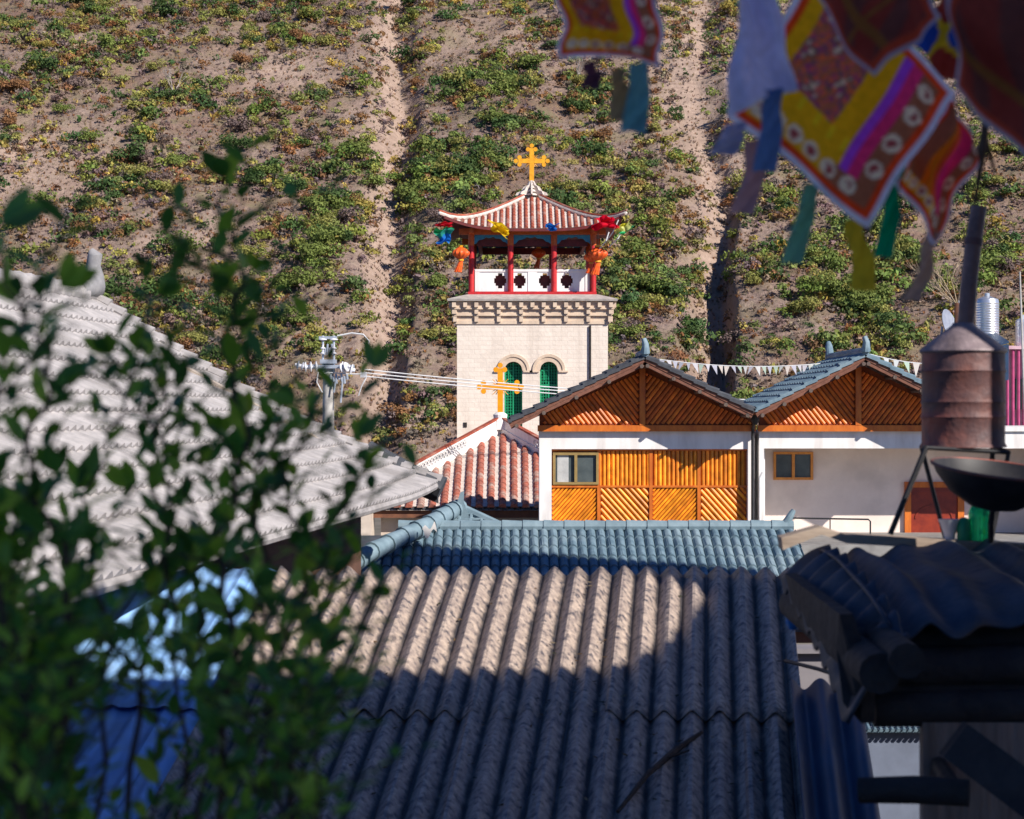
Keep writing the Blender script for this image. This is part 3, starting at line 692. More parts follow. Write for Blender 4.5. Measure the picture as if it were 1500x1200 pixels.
def cross(c, arm, up, down, w_, mt, parent, th=.07):
    mb = MB(); y0 = c.y-th/2
    mb.box((c.x-w_/2, y0, c.z-down), (c.x+w_/2, y0+th, c.z+up)); mb.box((c.x-arm, y0-.003, c.z-w_/2), (c.x-w_/2, y0+th+.003, c.z+w_/2)); mb.box((c.x+w_/2, y0-.003, c.z-w_/2), (c.x+arm, y0+th+.003, c.z+w_/2))
    for ex, ez, dx, dz in ((-arm, 0, -1, 0), (arm, 0, 1, 0), (0, up, 0, 1)):
        for ox, oz in ((dx*.55, dz*.55), (dz*.8-dx*.25, dx*.8-dz*.25), (-dz*.8-dx*.25, -dx*.8-dz*.25)):
            mb.lathe((c.x+ex+ox*w_, y0-.006, c.z+ez+oz*w_), [(w_*.48, 0), (w_*.5, th/2), (w_*.48, th+.012)], 12, axis=Y_)
    for a in (45, 135, 225, 315):
        for da in (-16, 0, 16):
            q = R(a+da); l = arm*(.62 if da == 0 else .5)
            mb.tube([(c.x+math.cos(q)*w_*.6, c.y, c.z+math.sin(q)*w_*.6), (c.x+math.cos(q)*l, c.y, c.z+math.sin(q)*l)], [.022, .008], 5)
    return mb.build('cross', mt, parent)
c = P(785, 236, TYC); c.x = TX; cross(c, .50, .48, .85, .17, M['gold'], tower)

# lanterns and cloths hung from the tower
def lantern(px, py, Y, s, label):
    c = P(px, py, Y); t = thing('lantern', label, 'lantern', c, 'round lanterns hung from the tower pavilion')
    mb = MB(); prof = [(.10*s, -.24*s)]+[(s*(.10+.22*math.sin(math.pi*k/10)), s*(-.22+.44*k/10)) for k in range(11)]+[(.10*s, .24*s)]
    n = 24; vs = []
    for r_, z in prof:
        for k in range(n):
            a = 2*math.pi*k/n; q = r_*(1+.07*math.cos(a*12)); vs.append((c.x+q*math.cos(a), c.y+q*math.sin(a), c.z+z))
    m_ = len(prof); mb.add(vs, [(i*n+k, i*n+(k+1)%n, (i+1)*n+(k+1)%n, (i+1)*n+k) for i in range(m_-1) for k in range(n)]+[tuple(reversed(range(n))), tuple(range((m_-1)*n, m_*n))])
    mb.build('lantern_body', M['redlantern'], t, True)
    cp = MB(); cp.lathe(c, [(.11*s, .23*s), (.12*s, .29*s), (.02, .3*s)], 10); cp.lathe(c, [(.02, -.31*s), (.12*s, -.29*s), (.11*s, -.23*s)], 10); cp.build('lantern_cap', M['gold'], t)
    ts = MB()
    for k in range(9):
        a = k*.7; ts.tube([(c.x+.05*s*math.cos(a), c.y+.05*s*math.sin(a), c.z-.3*s), (c.x+.08*s*math.cos(a)-.05*s, c.y+.08*s*math.sin(a), c.z-.5*s), (c.x+.12*s*math.cos(a)-.12*s, c.y+.12*s*math.sin(a), c.z-.72*s)], .035*s, 5)
    ts.build('tassel', M['redlantern'], t)
    cd = MB(); cd.tube([c+Z_*.29*s, c+Z_*.75*s], .012, 5); cd.build('cord', M['dark'], t)
lantern(675, 371, 72.0, .95, 'orange lantern with tassel hung at the left corner of the tower pavilion')
lantern(789, 371, 74.6, .8, 'dim red lantern hung in the middle inside the tower pavilion')
lantern(876, 372, 71.9, 1.05, 'bright orange lantern before the right corner column of the pavilion')
lantern(866, 377, 72.1, .8, 'smaller orange lantern just left of the bright one at the right column')
def knot(px, py, Y, w_, h_, cols, label, seed, tail=0):
    c = P(px, py, Y); rr = random.Random(seed); mb = MB(); ph_ = [rr.uniform(0, 6) for _ in range(6)]
    def fn(u, v):
        x = (u-.5)*w_; z = (.5-v)*h_
        return c+Vector((x*(1+.25*math.sin(v*5+ph_[0]))+.1*w_*math.sin(v*9+ph_[3]), .16*math.sin(u*11+ph_[1]+v*3)+.10*math.sin(v*13+ph_[2]+u*5), z+.12*h_*math.sin(u*7+ph_[4])+tail*(u-.5)*h_))
    def cf(u, v):
        k = min(int((v*.8+.2*u)*len(cols)), len(cols)-1); return cols[k]
    mb.grid(fn, 22, 18, cf); o = mb.build('tied_cloth', M['cloth'], None, True)
    return tag(o, label, 'cloth', 'coloured cloths tied under the pavilion eaves')
knot(650, 345, 71.3, .55, .55, [(.03,.4,.12), (.04,.42,.3), (.02,.2,.65), (.02,.25,.8)], 'green and blue cloth bundle at the left corner of the pavilion roof', 1)
knot(651, 329, 71.4, .5, .18, [(.7,.02,.04)], 'thin red cloth above the green and blue bundle at the roof corner', 2)
knot(732, 335, 71.3, .62, .38, [(.85,.62,.02)], 'yellow cloth tied under the pavilion eave left of the middle', 3, -.9)
knot(808, 333, 71.3, .4, .25, [(.02,.2,.6)], 'small blue cloth tied under the pavilion eave right of the middle', 4)
knot(886, 326, 71.2, .75, .42, [(.75,.01,.04)], 'big red cloth bunched near the right corner of the pavilion roof', 5, .2)
knot(913, 335, 71.2, .5, .38, [(.85,.8,.05), (.8,.8,.3), (.05,.55,.2)], 'yellow and green cloth flying from the right corner of the pavilion', 6, .6)
mb = MB()
for (a, b) in (((906, 322), (884, 358)), ((912, 338), (892, 362)), ((892, 340), (878, 365))): mb.tube([P(a[0], a[1], 71.2), P((a[0]+b[0])/2+3, (a[1]+b[1])/2, 71.2), P(b[0], b[1], 71.6)], .022, 5)
tag(mb.build('lantern_string', M['wire']), 'white strings knotted at the right lantern below the roof corner', 'string')

# ================================================================== CHURCH NAVE
nav = thing('church_hall', 'church hall with hipped red tile roof and yellow cross', 'church', (-.4, 66, 0))
ap = Vector((-.39, 66, CZ+66*(600-634)/F)); hwid = 3.95; zev = CZ+60*(600-742)/F; hd = 6.0
roof = MB(); cor = [Vector((ap.x-hwid, 60, zev)), Vector((ap.x+hwid, 60, zev)), Vector((ap.x+hwid, 72-.3, zev)), Vector((ap.x-hwid, 72-.3, zev))]
ap2 = ap+Vector((0, .2, 0))
roof.add(cor+[ap], [(0,1,4), (1,2,4), (2,3,4), (3,0,4)]); roof.add([q-Z_*.12 for q in cor]+[ap-Z_*.12], [(1,0,4), (2,1,4), (3,2,4), (0,3,4)])
ro = roof.build('roof', M['mortar'], nav)
bar = MB()
def slope(O, U, run, drop):
    Vd = Vector((U.y, -U.x, 0))*run-Z_*drop; Ln = Vd.length; N = U.cross(Vd).normalized(); N = N if N.z > 0 else -N
    return (lambda u, v: (O+U*u+Vd*v, N, U))
drop = ap.z-zev
barrels(bar, slope(ap, X_, hd, drop), [-hwid+.18+k*.352 for k in range(22)], lambda u: abs(u)/hwid+.02, lambda u: 1.015, .115, nv=14)
barrels(bar, slope(ap, -Y_*1.0, hwid, drop), [-5.6+k*.352 for k in range(33)], lambda u: abs(u)/hd+.02, lambda u: 1.01, .115, nv=10)
barrels(bar, slope(ap, Y_*1.0, hwid, drop), [-5.6+k*.352 for k in range(33)], lambda u: abs(u)/hd+.02, lambda u: 1.01, .115, nv=10)
bar.build('roof_tile', M['redtile'], ro)
fa = MB(); fa.box((ap.x-hwid+.05, 60.12, zev-.35), (ap.x+hwid-.05, 60.2, zev-.13)); fa.box((ap.x-hwid+.05, 60.2, zev-.35), (ap.x-hwid+.13, 71.5, zev-.13)); fa.box((ap.x+hwid-.13, 60.2, zev-.35), (ap.x+hwid-.05, 71.5, zev-.13))
fa.build('fascia', M['brown'], nav)
te = MB()
for k in range(44): te.lathe((ap.x-hwid+.1+k*.177, 60.0, zev-.05), [(.05, 0), (.06, .05), (.05, .1)], 8, axis=Y_)
te.build('eave_tile', M['darktile'], nav)
wl = MB(); wl.box((ap.x-hwid+.35, 60.6, 0), (ap.x+hwid-.35, 71.3, zev-.14)); wl.build('wall', M['cream'], nav)
for i, sx in enumerate((-1, 1, -1, 1)):
    cr = cor[[0, 1, 3, 2][i]]
    A_ = ap.copy(); B_ = cr+(ap-cr)*(.12 if i < 2 else .1); d = B_-A_
    wp = MB(); rp_ = MB(); n = 26
    def at(t, h): return A_+d*t+Z_*h
    side = Vector((d.y, -d.x, 0)).normalized()*.035
    def bar_(t0, h0, t1, h1, wd=.045):
        a_, b_ = at(t0, h0), at(t1, h1); wp.prism([a_-side-Z_*wd, b_-side-Z_*wd, b_-side+Z_*wd, a_-side+Z_*wd], side*2)
    wp.prism([at(0, .0)-side*2, at(1, .0)-side*2, at(1, .2)-side*2, at(0, .2)-side*2], side*4)
    wp.prism([at(0, .42)-side*1.4, at(1, .42)-side*1.4, at(1, .5)-side*1.4, at(0, .5)-side*1.4], side*2.8)
    wp.prism([at(0, .2)-side, at(.32, .2)-side, at(.32, .42)-side, at(0, .42)-side], side*2)
    for k in range(n):
        t0 = .32+.68*k/n; t1 = .32+.68*(k+1)/n
        bar_(t0, .2, t1, .42, .022); bar_(t0, .42, t1, .2, .022)
    rp_.prism([at(-.01, .5)-side*2.2, at(1.01, .5)-side*2.2, at(1.01, .56)-side*2.2, at(-.01, .56)-side*2.2], side*4.4)
    hr = wp.build('hip_ridge', M['white'], nav); rp_.build('ridge_cap', M['redtile_dark'], hr)
pd = MB(); pd.lathe(ap+Z_*.1, [(.34, 0), (.34, .3), (.22, .38), (.24, .5), (.12, .58)], 14); pd.build('cross_base', M['white'], nav)
c = P(732, 567, 66); c.x = ap.x; cross(c, .60, .62, 1.05, .18, M['ochre'], nav, .1)

# annex and little shed left of the hall
an = thing('annex', 'cream plastered annex wall left of the church hall in part shadow', 'annex', (-4.6, 62, 0))
mb = MB(); mb.box((xt(507, 59.0), 59.0, 0), (xt(543, 59.0), 60.55, zt(738, 59))); mb.build('wall', M['cream'], an)
mb = MB(); mb.box((xt(505, 59), 58.9, zt(738, 59)), (xt(545, 59), 60.55, zt(735, 59))); mb.build('roof', M['slabstone'], an)
sh = thing('shed', 'small dark open shed with blue grey roof behind the white post', 'shed', (xt(492, 50), 50, 0))
mb = MB(); a, b = P(474, 765, 50), P(507, 790, 50); mb.prism([a, b, b+Vector((0, 4, 1.0)), a+Vector((0, 4, 1.0))], (0, 0, .08)); mb.build('roof', M['bluetile'], sh)
mb = MB(); mb.prism([P(474, 772, 50.1), P(507, 796, 50.1), P(507, 802, 50.1), P(474, 778, 50.1)], (0, .08, 0)); mb.build('fascia', M['darkred'], sh)
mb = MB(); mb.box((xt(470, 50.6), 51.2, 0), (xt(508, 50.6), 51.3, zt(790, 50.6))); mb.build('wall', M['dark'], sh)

# ================================================================== WOODEN GABLE HOUSES
GY = 53.7; WY = 55.0
def slat_panel(mb, x0, x1, z0, z1, y, ang, pitch, r_, clip=None, tone=(.90,.30,.014)):
    """half round slats at an angle (deg from vertical) filling a rectangle (or a clip polygon)"""
    a = R(ang); d = Vector((math.sin(a), 0, math.cos(a))); nrm = Vector((math.cos(a), 0, -math.sin(a))); c = Vector(((x0+x1)/2, y, (z0+z1)/2)); L = math.hypot(x1-x0, z1-z0)
    n = int(L/pitch)+2
    poly = clip or [(x0, z0), (x1, z0), (x1, z1), (x0, z1)]
    for k in range(-n//2, n//2+1):
        o = c+nrm*(k*pitch+.5*pitch); tmin, tmax = -1e9, 1e9; ok = True
        m_ = len(poly); area = sum(poly[i][0]*poly[(i+1)%m_][1]-poly[(i+1)%m_][0]*poly[i][1] for i in range(m_)); sg = 1 if area > 0 else -1
        for i in range(m_):
            ax, az = poly[i]; bx, bz = poly[(i+1)%m_]; ex, ez = bx-ax, bz-az
            num = sg*(ex*(o.z-az)-ez*(o.x-ax)); den = sg*(ex*d.z-ez*d.x)
            if abs(den) < 1e-9:
                if num < 0: ok = False
            elif den > 0: tmin = max(tmin, -num/den)
            else: tmax = min(tmax, -num/den)
        if not ok or tmax-tmin < .06: continue
        rr = r_*random.uniform(.9, 1.08); f_ = random.uniform(.68, 1.12); mb.tube([o+d*(tmin+.01), o+d*(tmax-.01)], rr, 8, True, (tone[0]*f_, tone[1]*f_*random.uniform(.88, 1.1), tone[2]*f_))

def gable_roof(t, ax, az, lx, lz, rx, rz, yb, tilemat, tilepitch=.33):
    for (ex, ez, sgn, nm) in ((lx, lz, -1, 'l'), (rx, rz, 1, 'r')):
        A_ = Vector((ax, GY, az)); E_ = Vector((ex, GY, ez)); Vd = (E_-A_); Ln = Vd.length; Vn = Vd.normalized(); N = Vector((-Vn.z*sgn, 0, Vn.x*sgn)); N = N if N.z > 0 else -N
        mb = MB(); D = yb-GY
        sheet(mb, A_+N*.10, Y_, Vn, N, 0, D, lambda u: 0, lambda u: Ln, tilepitch, lambda q: .05*math.sin(math.pi*min(q/.62, 1))if q < .62 else 0, .36, .05, 6)
        # sheet edge thickness along the verge
        n = int(Ln/.36)
        for k in range(n+1):
            a = A_+Vn*(k*.36); b = A_+Vn*min((k+1)*.36, Ln)
            if (b-a).length < .02: continue
            mb.prism([a+N*.02, b+N*.05, b+N*.15, a+N*.11], (0, -.05, 0))
        ro = mb.build('roof_tile', tilemat, t)
        mb = MB(); mb.prism([A_-N*.05, E_-N*.05, E_+N*.06, A_+N*.06], (0, D, 0)); mb.build('roof_deck', M['rafter'], t)
        mb = MB()      # barge board
        mb.prism([A_+Y_*.02-N*.15, E_+Y_*.02-N*.13, E_+Y_*.02-N*.051, A_+Y_*.02-N*.051], (0, .05, 0)); mb.build('bargeboard', M['rafter'], t)
        mb = MB()      # purlin ends
        for q in (.04, .28, .52, .76, .96):
            c = A_+Vn*Ln*q-N*.12; mb.tube([c-Y_*.10, c+Y_*(WY-GY)], .055, 10)
        mb.build('purlin', M['oldwood'], t)
    # ridge with raised end ornament
    mb = MB(); mb.tube([(ax, GY-.05, az+.18), (ax, yb, az+.18)], .11, 10); mb.tube([(ax, GY-.05, az+.18), (ax, GY-.12, az+.42), (ax-.04, GY-.08, az+.56)], [.13, .09, .07], 10)
    if yb > 58: mb.tube([(ax, yb-.3, az+.18), (ax, yb-.1, az+.5), (ax, yb, az+.62)], [.13, .11, .07], 10)
    mb.build('ridge', M['bluetile'], t, True)
BAR = .13
h1 = thing('timber_clad_house', 'white house with gable and front clad in honey coloured wood slats', 'house', (3.5, 58, 0))
az1, ax1 = zt(527, GY), xt(945, GY); lx1, lz1, rx1, rz1 = xt(746, GY), zt(622, GY), xt(1104, GY), zt(606, GY)
gable_roof(h1, ax1, az1, lx1, lz1, rx1, rz1, 56.4, M['darktile'])
zw = zt(632, WY)
def gable_wall(t, x0, x1, ax, az, lx, lz, rx, rz):
    def roofh(x): return az-.12-(az-lz)*(ax-x)/(ax-lx) if x < ax else az-.12-(az-rz)*(x-ax)/(rx-ax)
    mb = MB(); tri = [(x0, WY-.12, zw), (x1, WY-.12, zw), (x1, WY-.12, max(roofh(x1), zw+.01)), (ax, WY-.12, roofh(ax)), (x0, WY-.12, max(roofh(x0), zw+.01))]
    mb.prism(tri, (0, .24, 0)); b = mb.build('gable_board', M['gable'], t)
    L_ = MB(); zb0 = zw+.2
    GW = WY-.12
    clip = [(x0+.12, zb0), (ax-.09, zb0), (ax-.09, roofh(ax)-.2), (x0+.12, max(roofh(x0+.12)-.06, zb0+.01))]
    slat_panel(L_, x0, ax, zb0, roofh(ax), GW+.012, -38, .118, .052, clip, (.78,.18,.014)); L_.build('slat_panel', M['slat'], t)
    L_ = MB(); clip = [(ax+.09, zb0), (x1-.12, zb0), (x1-.12, max(roofh(x1-.12)-.06, zb0+.01)), (ax+.09, roofh(ax)-.2)]
    slat_panel(L_, ax, x1, zb0, roofh(ax), GW+.012, 38, .118, .052, clip, (.78,.18,.014)); L_.build('slat_panel', M['slat'], t)
    mb = MB(); mb.box((x0-.05, GW-.09, zw), (x1+.02, GW, zw+.17)); mb.box((ax-.08, GW-.10, zw+.171), (ax+.08, GW-.005, roofh(ax)-.05)); mb.build('tie_beam', M['wood'], t)
wx0, wx1 = xt(790, WY), xt(1105, WY)
gable_wall(h1, wx0, wx1, ax1, az1, lx1, lz1, rx1, rz1)
ix0, ix1 = xt(808, WY), xt(1095, WY); zi = zt(658, WY)
mb = MB(); mb.box((wx0, WY-.02, zi), (wx1, WY+.3, zw-.002)); mb.box((wx0, WY-.02, 0), (ix0, WY+.3, zi)); mb.box((ix1, WY-.02, 0), (wx1, WY+.3, zi)); mb.box((ix0, WY+.02, 0), (ix1, WY+.3, zt(778, WY)))
mb.box((wx0, WY+.3, 0), (wx0+.25, 56.2, zw)); mb.box((wx1-.25, WY+.3, 0), (wx1, 56.2, zw)); mb.box((wx0+.25, 56.0, 0), (wx1-.25, 56.2, zw))
mb.build('wall', M['white'], h1)
mb = MB(); mb.box((ix0, WY+.2, zt(778, WY)), (ix1, WY+.26, zi)); mb.build('backing_board', M['wood'], h1)
PY = WY+.17
def X5(p): return xt(p, WY)
def Z5(p): return zt(p, WY)
vb = [(878, 951), (957, 1023), (1026, 1094)]
for a, b in vb:
    mb = MB(); slat_panel(mb, X5(a), X5(b), Z5(712), Z5(660), PY, 0, .122, .05); mb.build('slat_panel', M['slat'], h1)
for a, b, an_, pt, rr in ((809, 876, 42, .085, .034), (880, 951, -42, .125, .05), (957, 1023, 42, .085, .034), (1027, 1094, -42, .125, .05)):
    mb = MB(); slat_panel(mb, X5(a), X5(b), Z5(767), Z5(714), PY, an_, pt, rr); mb.build('slat_panel', M['slat'], h1)
    mb = MB(); slat_panel(mb, X5(a), X5(b), Z5(778), Z5(769), PY, -50, .125, .05); mb.build('slat_panel', M['slat'], h1)
mb = MB()
for p in (877.5, 954, 1024.5): mb.box((X5(p)-.045, PY-.07, Z5(778)), (X5(p)+.045, PY+.02, zi))
for z in (713, 768): mb.box((ix0, PY-.066, Z5(z)-.03), (ix1, PY+.018, Z5(z)+.03))
mb.box((ix0, PY-.08, zi-.05), (ix1, PY+.02, zi)); mb.build('frame_rail', M['wood'], h1)
def window(t, x0, y0, x1, y1, Y, wf=M['brass'], half=True):
    a, b = P(x0, y1, Y), P(x1, y0, Y); mb = MB(); w_ = .07
    mb.box((a.x, Y-.05, a.z), (b.x, Y+.03, a.z+w_)); mb.box((a.x, Y-.05, b.z-w_), (b.x, Y+.03, b.z)); mb.box((a.x, Y-.048, a.z+w_), (a.x+w_, Y+.03, b.z-w_)); mb.box((b.x-w_, Y-.048, a.z+w_), (b.x, Y+.03, b.z-w_))
    mb.box(((a.x+b.x)/2-.04, Y-.055, a.z+w_), ((a.x+b.x)/2+.04, Y+.03, b.z-w_)); w = mb.build('window', wf, t)
    mb = MB(); mb.box((a.x+w_, Y+.03, a.z+w_), (b.x-w_, Y+.04, b.z-w_)); mb.build('pane', M['glass'], w)
    if half:
        mb = MB(); mb.box((a.x+w_+.05, Y+.018, a.z+w_), ((a.x+b.x)/2-.2, Y+.027, b.z-w_)); mb.build('curtain', M['curtain'], w)
window(h1, 810, 663, 877, 710, PY-.05)
# neighbour gable house
h2 = thing('porch_house', 'white house with dark slatted gable above a deep shaded porch', 'house', (9.5, 58, 0))
az2, ax2 = zt(524, GY), xt(1268, GY); lx2, lz2 = xt(1106, GY), zt(606, GY); rx2, rz2 = 2*ax2-lx2, lz2
gable_roof(h2, ax2, az2, lx2+.02, lz2, rx2, rz2, 60.0, M['bluetile'], .5)
g0, g1 = xt(1112, WY), xt(1424, WY)
gable_wall(h2, g0, g1, ax2, az2, lx2, lz2, rx2, rz2)
ex = xt(1560, WY)
mb = MB(); mb.box((g0, WY-.02, zt(657, WY)), (ex, WY+.3, zw-.002)); mb.box((g0, WY-.02, 0), (g0+.13, WY+.3, zt(657, WY))); mb.box((g0, WY+.3, 0), (g0+.2, 60, zw)); mb.box((ex-.2, WY+.3, 0), (ex, 60, zw)); mb.build('wall', M['white'], h2)
mb = MB(); mb.box((g0+.2, 57.0, 0), (ex-.2, 57.2, zw)); mb.box((g0+.2, 57.2, zw-.1), (ex-.2, 60, zw)); mb.box((g0+.2, WY+.3, zw-.12), (ex-.2, 57.0, zw-.01)); mb.build('porch_wall', M['porchwall'], h2)
mb = MB(); mb.box((g0+.2, 51.6, 0), (ex-.2, 57.0, zt(790, 54))); mb.build('porch_floor', M['terrace'], h2)
window(h2, 1133, 662, 1191, 703, 56.96, M['woodlight'], False)
# door
mb = MB(); Yd = 56.95; a, b = P(1325, 779, Yd), P(1412, 706, Yd)
mb.box((a.x, Yd-.06, a.z-.6), (a.x+.18, Yd+.04, b.z)); mb.box((b.x-.18, Yd-.06, a.z-.6), (b.x, Yd+.04, b.z)); mb.box((a.x+.18, Yd-.06, b.z-.16), (b.x-.18, Yd+.04, b.z)); dr = mb.build('door', M['wood'], h2)
mb = MB(); mb.box((a.x+.18, Yd, a.z-.6), (b.x-.18, Yd+.03, b.z-.16)); c = Vector(((a.x+b.x)/2, Yd, b.z-1.25)); rr = .5
mb.box((c.x-.6, Yd-.02, b.z-.36), (c.x+.6, Yd, b.z-.28))
for k in range(12):
    q0, q1 = math.pi*k/12, math.pi*(k+1)/12
    mb.prism([(c.x+r_*math.cos(q), Yd-.025, c.z+.7*r_*math.sin(q)+.2) for r_, q in ((.5, q0), (.56, q0), (.56, q1), (.5, q1))], (0, .03, 0))
mb.build('door_leaf', mat('red brown door', (.28,.035,.012), (.18,.02,.01), scale=4, rough=.4), dr)
# extension roof to the right of the gable
mb = MB(); mb.box((g1, WY-.1, zw), (ex+.2, 60, zw+.12)); mb.build('flat_roof', M['white'], h2)
# gutter + downpipe in the valley
gp = thing('downpipe', 'dark rainwater pipe with hopper in the valley between the gables', 'downpipe', (xt(1106, 54.6), 54.6, 0))
c = P(1106, 612, 54.3)
mb = MB(); mb.tube([c, (c.x, 54.75, c.z-.3), (c.x, 54.82, c.z-.5), (c.x, 54.82, 1)], .045, 8); mb.build('pipe', M['black'], gp)
mb = MB(); mb.lathe(c-Z_*.1, [(.06, -.1), (.12, .05), (.13, .18)], 10); mb.build('hopper', M['black'], gp)
mb = MB(); mb.tube([P(1113, 700, 54.85), P(1113, 775, 54.85)], .03, 6); mb.tube([P(1117, 692, 54.85), P(1113, 700, 54.85)], .03, 6); mb.build('branch_pipe', M['wire'], gp)
# porch rail
mb = MB(); mb.tube([P(1158, 785, 52), P(1158, 763, 52), P(1161, 759, 52), P(1272, 761, 52), P(1275, 764, 52), P(1275, 785, 52)], .022, 6)
mb.tube([P(1216, 785, 52), P(1216, 760, 52)], .016, 6)
tag(mb.build('handrail', M['black']), 'thin bent metal handrail on the porch edge', 'handrail')

# bunting
def bunting(pts, n, label, cols, seed, size=.27):
    rr = random.Random(seed); t = thing('bunting', label, 'bunting', pts[0]); mb = MB(); path = []
    A_, B_ = Vector(pts[0]), Vector(pts[1])
    for k in range(31):
        q = k/30; path.append(A_.lerp(B_, q)-Z_*pts[2]*4*q*(1-q))
    mb.tube(path, .012, 4); mb.build('string', M['wire'], t)
    for k in range(n):
        q = (k+.5)/n; c = A_.lerp(B_, q)-Z_*pts[2]*4*q*(1-q); d = (B_-A_).normalized(); s_ = size*rr.uniform(.75, 1.1); tw = Vector((rr.uniform(-.5, .5)*.3, rr.uniform(-.2, .2), 0))
        m2 = MB(); m2.add([c-d*s_*.42, c+d*s_*.42, c+Vector((rr.uniform(-.06, .06), 0, 0))+tw*.4-Z_*s_], [(0, 1, 2)], cols[rr.randrange(len(cols))]); m2.build('pennant', M['cloth'], t)
BC = [(.75,.75,.72), (.7,.72,.65), (.55,.68,.55), (.75,.72,.75), (.6,.6,.68), (.78,.7,.62)]
bunting([P(955, 525, 54), P(1225, 530, 59.5), -.02+.2], 30, 'string of small pale pennants between the two house ridges', BC, 3)
bunting([P(1275, 519, 54.5), P(1420, 530, 58), .15], 10, 'string of pale pennants running right from the second ridge', BC, 4, .4)
bunting([P(1300, 556, 57), P(1380, 562, 58), .1], 9, 'short pale bunting low behind the right gable', BC, 6, .4)

# ================================================================== UTILITY POLE AND WIRES
PYd = 60.0
pole = thing('utility_pole', 'concrete utility pole with insulators and fuse holders behind the grey roof', 'utility pole', (xt(483, PYd), PYd, 0))
px0 = xt(481, PYd)
mb = MB(); mb.tube([(px0, PYd, 0), (px0, PYd, zt(530, PYd))], [.23, .16], 14); mb.build('shaft', M['concrete'], pole, True)
mb = MB()
for p in (473, 489):
    mb.tube([P(p, 545, PYd-.15), P(p, 497, PYd-.15)], .035, 8)
mb.box((xt(468, PYd), PYd-.2, zt(497, PYd)), (xt(494, PYd), PYd-.05, zt(493, PYd))); mb.box((xt(442, PYd), PYd-.26, zt(540, PYd)), (xt(520, PYd), PYd-.16, zt(535, PYd)))
mb.box((xt(470, PYd), PYd-.3, zt(533, PYd)), (xt(493, PYd), PYd+.1, zt(527, PYd)))
for k in range(4): mb.tube([P(475+k*4, 520, PYd-.25), P(477+k*3, 510-(k%2)*6, PYd-.2)], .03, 6)
mb.build('crossarm', M['galv'], pole)
def insul(a, b, n=3, r_=.1):
    r_ *= 1.2; a, b = Vector(a), Vector(b); ax = (b-a); L = ax.length; pr = []
    for k in range(n): pr += [(r_*.4, L*(k+.1)/n), (r_, L*(k+.25)/n), (r_*.9, L*(k+.4)/n), (r_*.4, L*(k+.55)/n)]
    mb = MB(); mb.lathe(a, [(r_*.3, 0)]+pr+[(r_*.3, L)], 12, axis=ax); mb.build('insulator', M['porcelain'], pole, True)
insul(P(466, 537, PYd-.2), P(442, 538, PYd-.2), 3, .14); insul(P(445, 537, PYd-.35), P(432, 534, PYd-.4), 2, .12)
insul(P(498, 537, PYd-.2), P(520, 543, PYd-.2), 3, .15); insul(P(500, 540, PYd-.4), P(512, 536, PYd-.5), 2, .13)
insul(P(473, 500, PYd-.15), P(473, 492, PYd-.15), 1, .11); insul(P(489, 500, PYd-.15), P(489, 492, PYd-.15), 1, .11); insul(P(473, 520, PYd-.2), P(473, 505, PYd-.2), 2, .07); insul(P(489, 520, PYd-.2), P(489, 505, PYd-.2), 2, .07)
mb = MB()
for k in range(7): mb.tube([P(484+k*4, 548+(k%2)*3, PYd-.3), P(485+k*4, 556+(k%3)*3, PYd-.3)], .035, 6)
for (a, b) in ((492, 575), (502, 590)): mb.tube([P(a, 556, PYd-.3), P(a-3, b, PYd-.3)], .03, 6)
mb.build('fuse_holder', M['galv'], pole)
mb = MB()
mb.tube([P(494, 492, PYd), P(515, 488, PYd), P(532, 490, PYd), P(541, 500, PYd), P(536, 512, PYd)], .025, 6)
mb.tube([P(466, 545, PYd-.2), P(464, 560, PYd-.2), P(472, 575, PYd-.1)], .02, 6); mb.tube([P(537, 552, PYd), P(530, 565, PYd), P(525, 580, PYd)], .022, 6)
mb.tube([P(470, 548, PYd-.3), P(485, 546, PYd-.3), P(510, 548, PYd-.3), P(530, 548, PYd-.3)], .02, 6)
mb.build('jumper_cable', M['wire'], pole)
mb = MB(); mb.box((xt(528, PYd), PYd-.05, zt(553, PYd)), (xt(537, PYd), PYd+.1, zt(545, PYd))); mb.build('clamp', M['porcelain'], pole)
for k, (ya, yb_) in enumerate(((541, 577.5), (546, 580), (551, 584.5))):
    A_ = P(532, ya, 60); B_ = P(1560, yb_+16, 67.5); path = [A_.lerp(B_, q/30)-Z_*(.35*4*(q/30)*(1-q/30)) for q in range(31)]
    mb = MB(); mb.tube(path, .017, 5)
    tag(mb.build('power_line', M['wire']), ['topmost', 'middle', 'lowest'][k]+' of the three pale wires running right from the utility pole', 'wire', 'power lines')
# ================================================================== THINGS BEHIND ON THE RIGHT
def tank(px, y0, y1, Y, r_, label):
    c = P(px, y1, Y); h = (y1-y0)/F*Y; t = thing('water_tank', label, 'water tank', c, 'steel water tanks')
    prof = [(r_*.25, 0), (r_*.9, h*.06), (r_, h*.16)]; n = 14
    for k in range(n): z = h*(.16+.72*k/n); prof += [(r_, z), (r_*1.035, z+h*.36/n), (r_, z+h*.66/n)]
    prof += [(r_, h*.9), (r_*.92, h*.94), (r_*.3, h)]
    mb = MB(); mb.lathe(c, prof, 24); mb.build('tank_body', M['steel'], t, True)
    mb = MB(); mb.lathe(c+Z_*h, [(r_*.22, 0), (r_*.22, .08), (.05, .1)], 12); mb.build('lid', M['galv'], t)
    mb = MB()
    for a in range(4): q = a*1.57+.7; mb.tube([c+Vector((math.cos(q)*r_*.75, math.sin(q)*r_*.75, -1.6)), c+Vector((math.cos(q)*r_*.75, math.sin(q)*r_*.75, .1*h))], .05, 6)
    mb.build('stand', M['galv'], t)
tank(1446, 434, 506, 62, .36, 'ribbed steel water tank standing right behind the chimney pipe')
